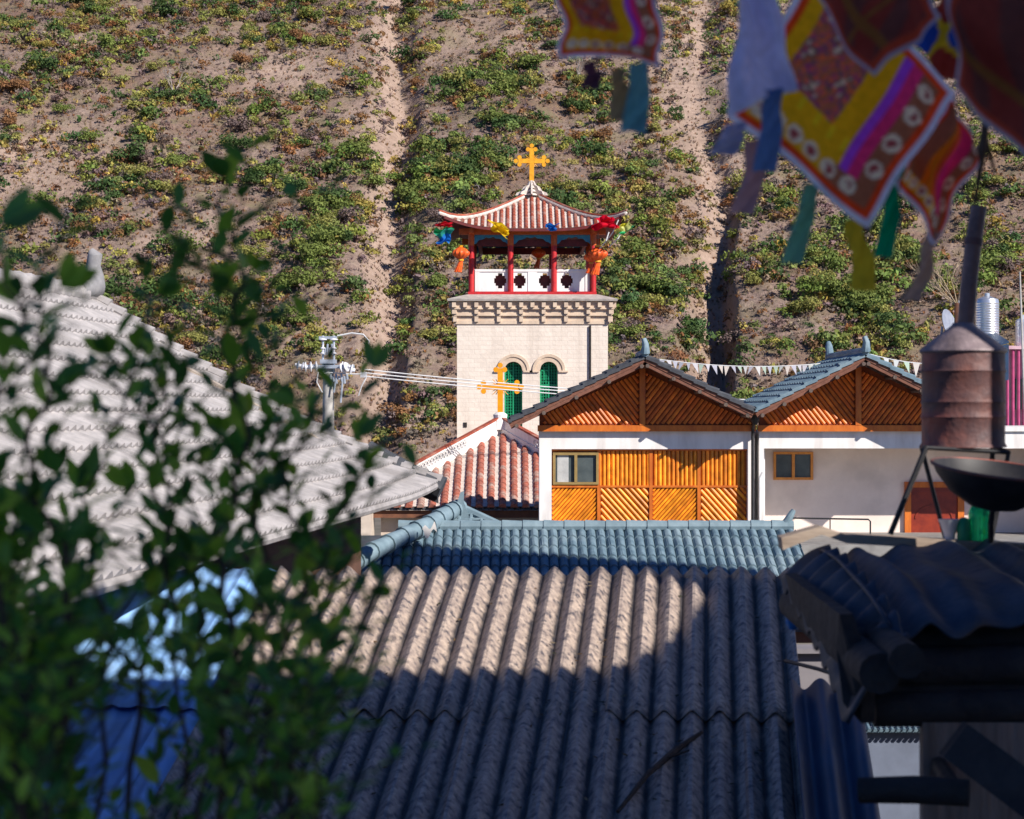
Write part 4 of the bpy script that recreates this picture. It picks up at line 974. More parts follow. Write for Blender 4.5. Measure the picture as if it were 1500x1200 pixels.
tank(1498, 466, 510, 62, .22, 'smaller steel water tank cut off by the right edge of the photo')
pk = thing('pink_building', 'bright pink building at the right edge of the photo', 'building', (xt(1520, 61), 63, 0))
mb = MB(); mb.box((xt(1479, 61), 61, 0), (xt(1640, 61), 66, zt(512, 61))); mb.build('wall', M['pink'], pk)
mb = MB(); mb.box((xt(1474, 61), 60.7, zt(512, 61)), (xt(1645, 61), 66, zt(507, 61))); mb.build('roof_slab', M['pink'], pk)
mb = MB()
for p in (1476, 1484, 1492, 1500, 1508): mb.tube([P(p, 625, 60.8), P(p, 510, 60.8)], .045, 8)
mb.build('railing', mat('red pink rail', (.5,.08,.2), (.35,.05,.14)), pk)
mb = MB(); mb.box((xt(1487, 60.9), 60.9, zt(600, 61)), (xt(1530, 60.9), 60.98, zt(555, 61))); mb.build('window', M['glass'], pk)
mb = MB(); a, b = P(1436, 512, 60), P(1478, 503, 60); mb.prism([a, b, b+Vector((0, 3, .6)), a+Vector((0, 3, .6))], (0, 0, .06)); mb.prism([a-Z_*.02, b-Z_*.02, b-Z_*1.1, a-Z_*1.1], (0, .05, 0))
tag(mb.build('awning', M['bluesheet']), 'blue sheet awning left of the pink building', 'awning')
mb = MB(); mb.tube([P(1502, 620, 59), P(1494, 398, 59)], [.04, .025], 6); tag(mb.build('thin_mast', M['concrete']), 'thin pale mast rising at the right edge of the photo', 'mast')
bt = thing('bare_tree', 'leafless pale brush with many fine branches behind the chimney', 'bare tree', P(1403, 540, 63))
b_ = P(1403, 450, 63); mb = MB(); mb.tube([P(1403, 560, 63), b_], [.09, .05], 6); mb.build('trunk', M['drybark'], bt)
twig_tree('crown', b_, 2.0, .75, M['drybark'], random.Random(12), bt, n=9, r0=.022, lean=(-.75, 0), depth=2)
ds = MB(); c = P(1386, 478, 62); ds.lathe(c, [(.01, 0), (.28, .03), (.5, .12), (.52, .14), (.28, .06), (.02, .03)], 20, axis=Vector((.7, -.5, .25)))
ds.tube([c+Vector((-.1, .1, 0)), c+Vector((-.2, .2, -1.6))], .04, 6)
tag(ds.build('dish_antenna', M['greyplate'], None, True), 'grey dish antenna behind the right gable roof', 'dish antenna')
mb = MB(); mb.tube([P(1401, 600, 60), P(1402, 444, 60)], .08, 8); tag(mb.build('red_post', M['brown']), 'red brown post beside the dish antenna', 'post')
mb = MB(); mb.box((xt(1405.5, 60), 60.1, zt(600, 60)), (xt(1410, 60), 60.2, zt(440, 60))); tag(mb.build('white_batten', M['white']), 'thin white batten beside the red brown post', 'batten')

# ================================================================== BIG GREY ROOF ON THE LEFT
lg = thing('grey_roofed_house', 'large house on the left with long light grey tiled roof', 'house', (-4, 24, 0))
cd = Vector((.1046, 1, 0)).normalized(); ac = Vector((cd.y, -cd.x, 0))            # along the ridge / across, towards the right
Yc_ = 27.9; E = P(640, 716, Yc_)                                                   # far eave corner
ang = R(28.4); Vs_ = (ac*math.cos(ang)-Z_*math.sin(ang)); Ls = 5.67; Nn = (ac*math.sin(ang)+Z_*math.cos(ang))
O_ = E-Vs_*Ls                                                                       # far ridge end
mb = MB()
def swell(k): return k
sheet(mb, O_, -cd, Vs_, Nn, 0, 22, lambda u: 0, lambda u: Ls, .21, lambda q: .026*math.cos(2*math.pi*q), .38, .05, 6)
ro = mb.build('roof_tile', M['greytile'], lg)
for v in ro.data.vertices:       # gentle concave sweep and lifted far corner
    p = v.co+Vector((-4, 24, 0))-O_; vv = p.dot(Vs_)/Ls; uu = p.dot(-cd)
    if -.05 < vv: v.co.z += -.30*math.sin(math.pi*min(max(vv, 0), 1))*.6+.07*max(0, 1-uu/3.2)**2*max(vv, 0)**2
mb = MB(); ep = []
for k in range(67):
    u = 22*k/66; ep.append(O_+Vs_*(Ls-.03)-cd*u+Z_*(.07*max(0, 1-u/3.2)**2-.045))
mb.tube(ep, .055, 8); mb.build('eave_trim', M['greytile'], lg, True)
mb = MB(); V2 = (-ac*math.cos(ang)-Z_*math.sin(ang)); mb.prism([O_, O_+V2*Ls, O_+V2*Ls-cd*22, O_-cd*22], Vector((0, 0, -.12))); mb.build('rear_slope', M['greytile'], lg)
mb = MB()
for k in range(24):                # verge tiles along the far gable edge
    q0, q1 = k/24*Ls, (k+1)/24*Ls; z0 = -.18*math.sin(math.pi*q0/Ls)+.07*(q0/Ls)**2; z1 = -.18*math.sin(math.pi*q1/Ls)+.07*(q1/Ls)**2
    mb.tube([O_+Vs_*q0+cd*.06+Nn*.03+Z_*z0, O_+Vs_*(q1+.03)+cd*.06+Nn*.06+Z_*z1], [.07, .09], 8)
mb.build('verge_tile', M['greytile'], lg)
mb = MB()
for k in range(24):
    q0, q1 = k/24*Ls, (k+1)/24*Ls; z0 = -.18*math.sin(math.pi*q0/Ls)+.07*(q0/Ls)**2; z1 = -.18*math.sin(math.pi*q1/Ls)+.07*(q1/Ls)**2
    a, b = O_+Vs_*q0+cd*.10+Z_*(z0-.02), O_+Vs_*q1+cd*.10+Z_*(z1-.02); mb.prism([a, b, b-Z_*.26, a-Z_*.26], cd*.06)
mb.build('verge_board', M['darktile'], lg)
mb = MB(); c0 = O_+Vs_*(Ls*.80)+cd*.1+Z_*.13; mb.tube([c0-Z_*.09, O_+Vs_*(Ls*.93)+cd*.1+Z_*.0, O_+Vs_*(Ls*1.012)+cd*.1+Z_*.03], [.10, .14, .17], 8); mb.build('corner_tile', M['darktile'], lg)
mb = MB(); mb.tube([O_+Z_*.03+cd*.15, O_-cd*22+Z_*.03], .11, 10); rg = mb.build('ridge', M['greytile'], lg, True)
mb = MB(); pp = []; rr_ = []
for k in range(42):
    c = O_-cd*(.45+k*.42)+Z_*.03; pp += [c, c-cd*.02, c-cd*.24, c-cd*.26]; rr_ += [.115, .16, .14, .115]
mb.tube(pp, rr_, 14); mb.build('ridge_tile', M['greytile'], rg)
mb = MB(); c = O_+Z_*.12+cd*.1
mb.tube([c-cd*.7-Z_*.05, c-cd*.35+Z_*.02, c-cd*.05+Z_*.05, c+cd*.05+Z_*.2, c+cd*.02+Z_*.36, c+ac*.03+Z_*.50, c-ac*.03+Z_*.58], [.14, .17, .2, .15, .105, .11, .04], 12); mb.build('ridge_end', M['ridgegrey'], rg, True)
# walls below, set back under the eave
mb = MB(); wo_ = E-ac*.95-cd*.7; wl_ = wo_-cd*21; d_ = -ac*9.0
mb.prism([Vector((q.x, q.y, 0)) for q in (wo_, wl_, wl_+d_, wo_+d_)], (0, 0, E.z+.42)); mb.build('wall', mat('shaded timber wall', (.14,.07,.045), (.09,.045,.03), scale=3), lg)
mb = MB(); g0_ = Vector((wo_.x, wo_.y, E.z+.42)); mb.prism([g0_, g0_+d_, Vector((O_.x, wo_.y, O_.z-.15))], -cd*.2); mb.build('gable_wall', M['cream'], lg)
mb = MB()
for k in range(40):
    c = E-cd*(.35+.5*k)-Z_*.12+Z_*.0; mb.prism([c-Vs_*1.3-cd*.04, c-Vs_*.45-cd*.04, c-Vs_*.45+cd*.04, c-Vs_*1.3+cd*.04], -Nn*.1)
mb.build('rafter', M['wooddark'], lg)
mb = MB(); mb.tube([P(477, 850, 26.5), P(478, 752, 26.5)], .045, 8)
t_ = tag(mb.build('white_post', M['white']), 'slim white post under the corner of the grey roof', 'post')
mb = MB(); mb.pbox(461, 832, 473, 862, 26.3, 26.5); tag(mb.build('meter_box', M['white']), 'small white box beside the foot of the slim post', 'box')
mb = MB(); mb.lathe(P(457, 834, 26.2)-Z_*.04, [(.03, 0), (.05, .03), (.05, .09), (.02, .11)], 10); tag(mb.build('lamp_fitting', M['gold'], None, True), 'tiny yellow fitting left of the white box', 'fitting')

# ================================================================== BLUE GREY TILED HOUSE IN THE MIDDLE
bh = thing('blue_tiled_house', 'low house with blue grey tiled hip roof in front of the timber house', 'house', (.8, 33, 0))
YR = 31.0; zr = CZ-1.86; sl_ = .37; La = 3.1; A0 = Vector((xt(750, YR), YR, zr))
Vf = Vector((0, -1, -sl_)).normalized(); Nf = Vector((0, -sl_, 1)).normalized()
xl, xr = xt(612, YR), xt(1165, YR)
def v0(u): return 0 if u > xl else min((xl-u)*1.75, La)
mb = MB(); sheet(mb, Vector((0, YR, zr)), X_, Vf, Nf, xt(476, 28.4), xr, v0, lambda u: La, .1487, lambda q: .034*math.sin(math.pi*min(q/.78, 1))**.8 if q < .78 else -.035*math.sin(math.pi*(q-.78)/.22), .36, .028, 9)
mb.build('roof_tile', M['bluetile'], bh)
mb = MB(); mb.prism([(xl-1.0, YR, zr-.1), (xr, YR, zr-.1), (xr, YR-La*.94, zr-.1-La*.94*sl_), (xt(476, 28.2), YR-La*.94, zr-.1-La*.94*sl_)], (0, 0, -.1))
mb.prism([(xl, YR+.02, zr-.1), (xr, YR+.02, zr-.1), (xr, YR+4, zr-1.6), (xl, YR+4, zr-1.6)], (0, 0, -.1)); mb.build('roof_deck', M['darktile'], bh)
mb = MB(); n = 19
for k in range(n):
    a = xl-.3+(xr-xl+.25)*k/n; b = xl-.3+(xr-xl+.25)*(k+1)/n; mb.tube([(a, YR, zr+.045), (b+.02, YR, zr+.045)], [.10, .085], 10)
rg = mb.build('ridge', M['blueridge'], bh, True)
mb = MB(); mb.tube([(xr-.1, YR, zr+.06), P(1143, 772, YR)+Z_*.0, P(1153, 764, YR), P(1160, 752, YR), P(1163, 747, YR)], [.085, .08, .065, .05, .035], 10); mb.build('ridge_horn', M['blueridge'], rg, True)
# left hip ridge climbing to the finial
tip = P(676, 742, 31.6); pts_ = [P(474, 850, 28.2), P(500, 835, 28.5), P(545, 808, 29.3), P(590, 786, 30.2), P(628, 768, 30.8), P(655, 752, 31.3), tip]
mb = MB()
for k in range(len(pts_)-1):
    for j in range(2):
        a = pts_[k].lerp(pts_[k+1], j/2); b = pts_[k].lerp(pts_[k+1], (j+1)/2); mb.tube([b, a-(b-a)*.05], [.12, .15], 12)
hr = mb.build('hip_ridge', M['blueridge'], bh, True)
mb = MB(); f0 = P(668, 752, 31.5)
mb.prism([P(655, 762, 31.4), P(690, 766, 31.4), P(684, 748, 31.4), P(679, 735, 31.4), P(679.5, 720, 31.4), P(674, 722, 31.4), P(669, 738, 31.4), P(656, 748, 31.4), P(640, 757, 31.4)], (0, .16, 0)); mb.build('finial', M['blueridge'], hr)
# small rear gable slope right of the finial
mb = MB(); R0, R1, R2 = P(676, 744, 31.6), P(752, 779, 31.2), P(618, 782, 31.2); 
mb.prism([R0, R1, R2], (0, .08, -.05)); b_ = mb.build('rear_slope', M['blueridge'], bh)
mb = MB()
for q in (.0, .2, .4, .6, .8): 
    a = R0.lerp(R1, q); c_ = R2.lerp(R1, .38+q*.62) ; mb.tube([a+Vector((0, -.03, 0)), c_+Vector((0, -.03, 0))], .028, 6)
for q in (.25, .5, .75): mb.tube([R0.lerp(R1, q*.9)+Vector((0, -.04, 0)), R0.lerp(R2, q)+Vector((0, -.04, 0))], .02, 5)
mb.tube([R0, R1], .07, 8); mb.build('seam', M['blueridge'], b_)
mb = MB(); mb.prism([P(690, 812, 30.2), P(703, 806, 30.2), P(716, 795, 30.3), P(713, 789, 30.4), P(706, 792, 30.3)], Nf*.03)
mb2 = MB(); mb2.grid(lambda u, v: P(618+18*u+4*v, 786+10*v-9*u, 30.2)+Z_*(.10+.05*math.sin(7*u+3*v)), 8, 6); tag(mb2.build('paper_scrap', M['white']), 'scrap of white paper caught on the left hip of the blue roof', 'scrap')
mb = MB(); mb.box((xt(500, 29), YR-La*.94+.5, 0), (xr-.3, YR+4, zr-1.7)); mb.build('wall', M['cream'], bh)
mb = MB(); mb.box((xt(490, 28.4), YR-La*.94+.04, zr-La*.94*sl_-.36), (xr, YR-La*.94+.1, zr-La*.94*sl_-.2)); mb.build('fascia', M['brown'], bh)

# ================================================================== CORRUGATED ROOF IN FRONT
cs_ = thing('corrugated_roof_shed', 'shed with weathered wavy fibre cement roof, half in sun', 'shed', (0, 13, 0))
dv = Vector((.0995, 1, 0)).normalized(); U_ = Vector((dv.y, -dv.x, 0)); T0 = P(780, 845, 15.2); sa = R(17.5)
Vc = -dv*math.cos(sa)-Z_*math.sin(sa); Nc = -dv*math.sin(sa)+Z_*math.cos(sa); 
uL, uR, uS = -3.9, 2.0, -2.02; uS = uL+.177*round((uS-uL)/.177)
wav = lambda q: .037*math.cos(2*math.pi*q)+.003*math.cos(6*math.pi*q)
crs = 2.45
def sheet_run(u0_, u1_, name, mt, pitch=.177, prof=wav, n=3, lift=0):
    for k in range(n):
        mb = MB(); o0 = T0+Vc*(k*crs-(.0 if k == 0 else .12))+Nc*((n-k)*.022-.03+lift); L = crs+(.12 if k else 0)
        nn = int(round((u1_-u0_)/pitch))
        rr = random.Random(k*7+3)
        for s0 in range(0, nn, 5):
            s1 = min(s0+5, nn); dvv = rr.uniform(-.02, .02); dn = rr.uniform(0, .01)
            us0 = u0_+pitch*s0-(.02 if s0 else 0); 
            def fn(i, j, s0=s0, s1=s1, dvv=dvv, dn=dn):
                u = u0_+pitch*(s0-.12*(s0 > 0)+(s1-s0+.12*(s0 > 0))*i); q = (u-u0_)/pitch; v = L*j+dvv*(1 if j > .99 else 0)
                return o0+U_*u+Vc*v+Nc*(prof(q)+dn+.012*math.sin(v*2.1+u))
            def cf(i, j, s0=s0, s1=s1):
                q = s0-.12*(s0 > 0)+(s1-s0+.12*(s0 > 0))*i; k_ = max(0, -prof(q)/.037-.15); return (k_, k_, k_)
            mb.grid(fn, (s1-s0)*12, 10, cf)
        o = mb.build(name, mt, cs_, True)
        md = o.modifiers.new('thick', 'SOLIDIFY'); md.thickness = .008; md.offset = -1
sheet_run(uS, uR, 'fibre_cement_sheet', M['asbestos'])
sheet_run(uL, uS, 'pale_steel_sheet', M['paleblue'], .177*(uS-uL)/(.177*round((uS-uL)/.177)), lambda q: .022*(1-min(1, abs(((q % 1)-.5)*2)*1.8)), 3, .004)
mb = MB()
for q in (.3, 2.3, 4.6, 6.9): 
    a = T0+Vc*q+U_*uL-Nc*.12; b = T0+Vc*q+U_*uR-Nc*.12; mb.tube([a, b], .05, 6)
mb.build('purlin', M['blacklog'], cs_)
mb = MB(); p_ = [T0+Vc*.2+U_*(uL+.15), T0+Vc*.2+U_*(uR-.15), T0+Vc*7+U_*(uR-.15), T0+Vc*7+U_*(uL+.15)]
mb.add([Vector((q.x, q.y, 0)) for q in p_]+[q-Nc*.2 for q in p_], [(0,1,5,4), (1,2,6,5), (2,3,7,6), (3,0,4,7), (4,5,6,7)]); mb.build('wall', M['oldwood'], cs_)
bolt0 = None
for q in (.3, 2.3, 4.6):
    k = 1
    while uS+.177*k < uR-.1:
        p = T0+Vc*q+U_*(uS+.177*(k if k else 1))+Nc*(.042 if q < 2.4 else .03)
        if bolt0 is None:
            mb = MB(); mb.lathe((0, 0, 0), [(.017, -.004), (.017, .003), (.007, .006), (.006, .02), (.002, .022)], 8, axis=Nc); bolt0 = mb.build('bolt', M['galv'], None, True); o = bolt0
        else: o = bolt0.copy(); COL.objects.link(o)
        o.parent = cs_; o.location = p-cs_.location; k += 3
def onroof(px, py, h=.03):      # where the line of sight meets the shed roof
    d = P(px, py, 1)-Vector((0, 0, CZ)); o = Vector((0, 0, CZ)); return o+d*((T0-o).dot(Nc)/d.dot(Nc))+Nc*h
mb = MB(); mb.tube([onroof(905, 1205, .07), onroof(950, 1155, .1), onroof(990, 1112, .06), onroof(1028, 1092, .09)], [.012, .018, .022, .012], 6); mb.tube([onroof(975, 1128, .08), onroof(1010, 1125, .12)], [.012, .006], 5)
tag(mb.build('fallen_branch', M['bark']), 'dark fallen branch lying across the shaded corrugated roof', 'branch')
rl = random.Random(4)
# dead leaves lying in the roof valleys are ground litter
mb = MB()
for _ in range(260):
    c = onroof(rl.uniform(430, 1150), rl.uniform(860, 1195), .05); a = Vector((rl.uniform(-1, 1), rl.uniform(-1, 1), rl.uniform(-.2, .2))).normalized()*rl.uniform(.012, .03); b = a.cross(Nc)*.5
    mb.add([c-a, c+b, c+a, c-b], [(0, 1, 2, 3)], rl.choice([(.16, .1, .05), (.1, .06, .03), (.22, .17, .1), (.05, .05, .03)]))
tag(mb.build('leaf_litter', M['foliage']), 'dead leaves and crumbs lying on the corrugated roof', 'leaf litter', kind='stuff')

# ================================================================== HUT ON THE RIGHT
ht = thing('timber_hut', 'dark sooty log hut with sagging wavy sheet roof', 'hut', (2.6, 7.6, 0))
def W_(px, py, Y): return P(px, py, Y)
mb = MB(); xa = 1.30; xb = 2.75; pit = .177
def hz(Y, X): return CZ-.665+(Y-6.9)*.05-.085*max(0, 1-(Y-6.9)/.55)**1.6+.018*math.sin(X*4)+.012*math.sin(X*9+Y*5)
n = int((xb-xa)/pit)
mb.grid(lambda i, j: Vector((xa+(xb-xa)*i, 6.9+1.5*j+.02*math.sin(i*29), hz(6.9+1.5*j, xa+(xb-xa)*i)+(.022+.012*math.sin(i*13+1))*math.cos(2*math.pi*i*n+.6+.3*math.sin(i*9)))), n*12, 10)
o = mb.build('roof_sheet', M['hutsheet'], ht, True); o.modifiers.new('t', 'SOLIDIFY').thickness = .012
mb = MB()
def hl(i, j):      # bent left flap, ribs across
    Y = 6.75+1.65*i; a = Vector((1.34, Y, hz(Y, 1.3)+.02+.0*i)); b = Vector((1.14, Y+.05, hz(Y, 1.3)-.13-.16*(1-i))); p = a.lerp(b, j); return p+Z_*(.022*math.cos(2*math.pi*i*8)+.03*math.sin(math.pi*j))
mb.grid(hl, 90, 8); o = mb.build('roof_flap', M['hutsheet'], ht, True); o.modifiers.new('t', 'SOLIDIFY').thickness = .012
mb = MB()
mb.prism([P(1145, 788, 8.45), P(1203, 771, 8.45), P(1238, 783, 8.45), P(1660, 806, 8.45), P(1660, 823, 8.45), P(1240, 796, 8.45), P(1204, 783, 8.45), P(1147, 806, 8.45)], (0, .14, 0)); mb.build('ridge_board', M['plank'], ht)
lr = random.Random(8)
for k, (y, yy, r_, xs_) in enumerate(((944, 7.1, .06, 1.22), (978, 7.0, .07, 1.27), (1010, 7.03, .065, 1.24), (1040, 6.95, .06, 1.26))):
    mb = MB(); c = P(750, y, yy); mb.tube([(xs_, yy, c.z), (1.8, yy, c.z+.01), (2.3, yy+.02, c.z-.01), (2.85, yy, c.z)], [r_, r_*1.08, r_, r_*.95], 14); mb.build('wall_log', M['blacklog'], ht, True)
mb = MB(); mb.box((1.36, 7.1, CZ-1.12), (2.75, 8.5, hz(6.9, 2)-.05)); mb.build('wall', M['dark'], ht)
mb = MB(); mb.tube([(1.22, 6.6, P(0, 970, 6.9).z), (1.22, 8.6, P(0, 955, 6.9).z)], .07, 12); mb.tube([(1.3, 6.55, P(0, 960, 6.7).z), (1.32, 8.6, P(0, 940, 6.7).z)], .06, 12); mb.build('side_log', M['blacklog'], ht, True)
mb = MB()      # posts to the ground and plank wall
mb.box((xt(1352, 6.9), 6.9, 0), (xt(1500, 6.9)+.95, 6.96, CZ-1.085)); mb.build('plank_wall', M['plankw'], ht)
mb = MB(); mb.box((1.75, 8.3, 0), (1.9, 8.45, CZ-1.12)); mb.box((2.5, 8.3, 0), (2.65, 8.45, CZ-1.12)); mb.build('post', M['blacklog'], ht)
mb = MB(); mb.tube([P(1258, 1158, 6.5), P(1340, 1157, 6.45), P(1420, 1162, 6.4)], [.042, .046, .044], 12); mb.tube([P(1400, 1160, 6.42), (P(1400, 1160, 6.42)+Vector((.05, .5, 0)))], .03, 8); mb.build('cross_pole', M['blacklog'], ht, True)
mb = MB(); a, b = P(1400, 1085, 6.3), P(1540, 1190, 6.0); d = (b-a).normalized(); s_ = Vector((-d.z, 0, d.x)).normalized()*.065
mb.prism([a-s_, b-s_, b+s_, a+s_], (0, .07, 0)); mb.build('brace', M['blacklog'], ht)
mb = MB(); a = P(1155, 905, 7.4); mb.prism([P(1150, 840, 8.2), P(1230, 900, 6.9), P(1262, 1000, 6.85), P(1262, 1060, 6.85), P(1235, 1030, 6.9), P(1225, 950, 7.0), P(1165, 905, 8.1)], (.05, .02, 0)); mb.build('side_board', M['blacklog'], ht)
# blue metal lean-to beside it
ln = thing('lean_to', 'lean-to of dark blue ribbed metal sheets between shed and hut', 'lean-to', (1.9, 10.6, 0))
LT = P(1158, 1003, 12.7)
mb = MB(); mb.grid(lambda i, j: LT+U_*(.42*i)+Vc*(4.2*j)+Nc*(.04*math.cos(2*math.pi*i*2.1+.4)), 60, 4); o = mb.build('roof_sheet', M['bluesheet'], ln, True); o.modifiers.new('t', 'SOLIDIFY').thickness = .008
mb = MB(); q_ = [LT+U_*.05+Vc*.1, LT+U_*.38+Vc*.1, LT+U_*.38+Vc*4.1, LT+U_*.05+Vc*4.1]
mb.add([Vector((q.x, q.y, 0)) for q in q_]+[q-Nc*.1 for q in q_], [(0,1,5,4), (1,2,6,5), (2,3,7,6), (3,0,4,7), (4,5,6,7)]); mb.build('wall', M['oldwood'], ln)
mb = MB()
for z in (880, 905): mb.lathe(P(1162, z, 8.6), [(.02, -.05), (.035, -.02), (.03, .03), (.012, .06)], 10)
tag(mb.build('blue_bottle', mat('bright blue plastic', (.02,.17,.5), (.015,.12,.4), rough=.3), None, True), 'bright blue plastic bits wedged at the left edge of the hut roof', 'plastic')

# stove hood with pipe, standing on the hut's ridge board
sv = thing('chimney_hood', 'rusty drum chimney hood with tall pipe on a wire stand', 'chimney', P(1410, 795, 8.5))
Yd = 8.5; c = P(1411, 655, Yd); k_ = Yd/F
mb = MB(); prof = [(63, 0), (62, 3), (60, 6), (60, 40), (62, 44), (60, 48), (60, 62), (61.5, 66), (60, 70), (60, 108), (62, 111), (60, 114), (60, 142)]
mb.lathe(c, [(a*k_, b*k_) for a, b in prof], 40); mb.build('drum', M['rust'], sv, True)
mb = MB(); mb.lathe(c, [(a*k_, b*k_) for a, b in [(61, 137), (64, 140), (63, 143), (17, 178), (15, 182)]], 40); mb.build('cone', M['zinc'], sv, True)
mb = MB(); mb.tube([c+Vector((3*k_, 0, 172*k_)), c+Vector((8*k_, 0, 235*k_)), c+Vector((15*k_, 0, 300*k_)), c+Vector((23*k_, 0, 352*k_))], [12.5*k_, 12.2*k_, 12*k_, 11.5*k_], 20); pi_ = mb.build('pipe', M['pipe'], sv, True)
mb = MB(); mb.tube([c+Vector((14.3*k_, 0, 296*k_)), c+Vector((15.8*k_, 0, 306*k_))], [13.6*k_, 13.4*k_], 20); mb.build('pipe_collar', M['rust'], pi_, True)
mb = MB(); zb2 = c.z-1*k_
fr = [c+Vector((-66*k_, -.16, 0)), c+Vector((52*k_, -.17, -.02)), c+Vector((56*k_, .15, 0)), c+Vector((-50*k_, .16, 0))]
for i in range(4): mb.tube([fr[i], fr[(i+1) % 4]], .010, 6)
mb.tube([fr[0], P(1304, 783, 8.34)], .012, 6); mb.tube([fr[1], P(1452, 794, 8.33)], .010, 6); mb.tube([fr[3], P(1385, 790, 8.66)], .010, 6); mb.tube([fr[2], P(1447, 792, 8.65)], .012, 6)
mb.build('stand', M['black'], sv)
wk = thing('iron_wok', 'big black iron wok hung tilted below the rusty hood', 'wok', P(1455, 720, 7.9))
c = P(1462, 688, 7.9); ax = Vector((.10, -.12, 1)).normalized(); kk = 7.9/F
mb = MB(); mb.lathe(c, [(3*kk, -62*kk), (35*kk, -56*kk), (66*kk, -38*kk), (88*kk, -14*kk), (95*kk, 0), (97*kk, 1*kk), (93*kk, 1*kk), (86*kk, -12*kk), (62*kk, -34*kk), (30*kk, -50*kk), (2*kk, -55*kk)], 40, axis=ax); mb.build('bowl', M['black'], wk, True)
mb = MB(); n_ = 36; a_ = ax.orthogonal().normalized(); b_ = ax.cross(a_)
mb.tube([c+(a_*math.cos(2*math.pi*i/n_)+b_*math.sin(2*math.pi*i/n_))*96*kk for i in range(n_+1)], .007, 6); mb.build('rim', M['rust'], wk)
mb = MB(); mb.tube([c-ax*60*kk, P(1452, 765, 7.95), P(1452, 800, 8.4)], .013, 6); mb.build('leg', M['black'], wk)
bo = thing('plastic_bottle', 'translucent green plastic bottle on the ridge board', 'bottle', P(1435, 796, 8.52))
c = P(1435, 797, 8.52); kk = 8.52/F; mb = MB(); pr = [(13, 0), (16, 2), (17, 6), (16, 12), (17, 18), (16.5, 24), (17, 30), (16, 38), (17, 44), (13, 54), (7, 61), (6, 68)]
mb.lathe(c, [(a*kk, b*kk) for a, b in pr], 24); mb.build('bottle_body', M['bottle'], bo, True)
mb = MB(); mb.lathe(c+Z_*68*kk, [(7*kk, 0), (7*kk, 7*kk), (6*kk, 8*kk)], 14); mb.build('cap', M['green_paint'], bo, True)
mb = MB(); c = P(1391, 793, 8.52); mb.lathe(c, [(a*kk, b*kk) for a, b in [(7, 0), (9, 12), (14, 26), (17, 32), (15, 32), (11, 22), (5, 16)]], 20); tag(mb.build('bowl', M['porcelain'], None, True), 'small pale bowl left of the green bottle', 'bowl')
mb = MB(); c = P(1412, 794, 8.5); mb.lathe(c, [(a*kk, b*kk) for a, b in [(9, 0), (10, 4), (10, 28), (7, 34), (3, 36)]], 16); tag(mb.build('canister', M['green_paint'], None, True), 'dark green canister between the bowl and the green bottle', 'canister')

# compound wall seen through the gap under the hut
cw = thing('compound_wall', 'low plastered yard wall with dark tile coping seen below the hut', 'wall', (4, 20, 0))
mb = MB(); mb.box((xt(1225, 20), 20, 0), (xt(1420, 20), 20.25, zt(1070, 20))); mb.build('wall', M['shadewall'], cw)
mb = MB()
for k in range(24): x = xt(1228, 20)+k*.058; mb.tube([(x, 19.86, zt(1067, 20)), (x, 20.1, zt(1058, 20))], .02, 6)
mb.box((xt(1225, 20), 19.93, zt(1072, 20)), (xt(1420, 20), 20.12, zt(1068, 20))); mb.build('coping', M['bluetile'], cw)
mb = MB(); mb.box((xt(1225, 22), 22, 0), (xt(1420, 22), 22.2, zt(1040, 22))); tag(mb.build('garden_wall', M['shadewall']), 'pale wall behind the yard wall below the hut', 'wall')
mb = MB(); mb.box((xt(1150, 21), 21, 0), (xt(1250, 21), 21.3, zt(953, 21))); mb.box((xt(1150, 21), 20.9, zt(956, 21)), (xt(1250, 21), 21.3, zt(949, 21))); tag(mb.build('outbuilding_wall', M['outb']), 'shaded pale outbuilding wall in the gap left of the hut', 'wall')
mb = MB(); mb.tube([P(1150, 968, 12), P(1198, 980, 11.5), P(1250, 997, 11)], .012, 6); tag(mb.build('sagging_cable', M['black']), 'dark cable sagging across the gap left of the hut', 'cable')

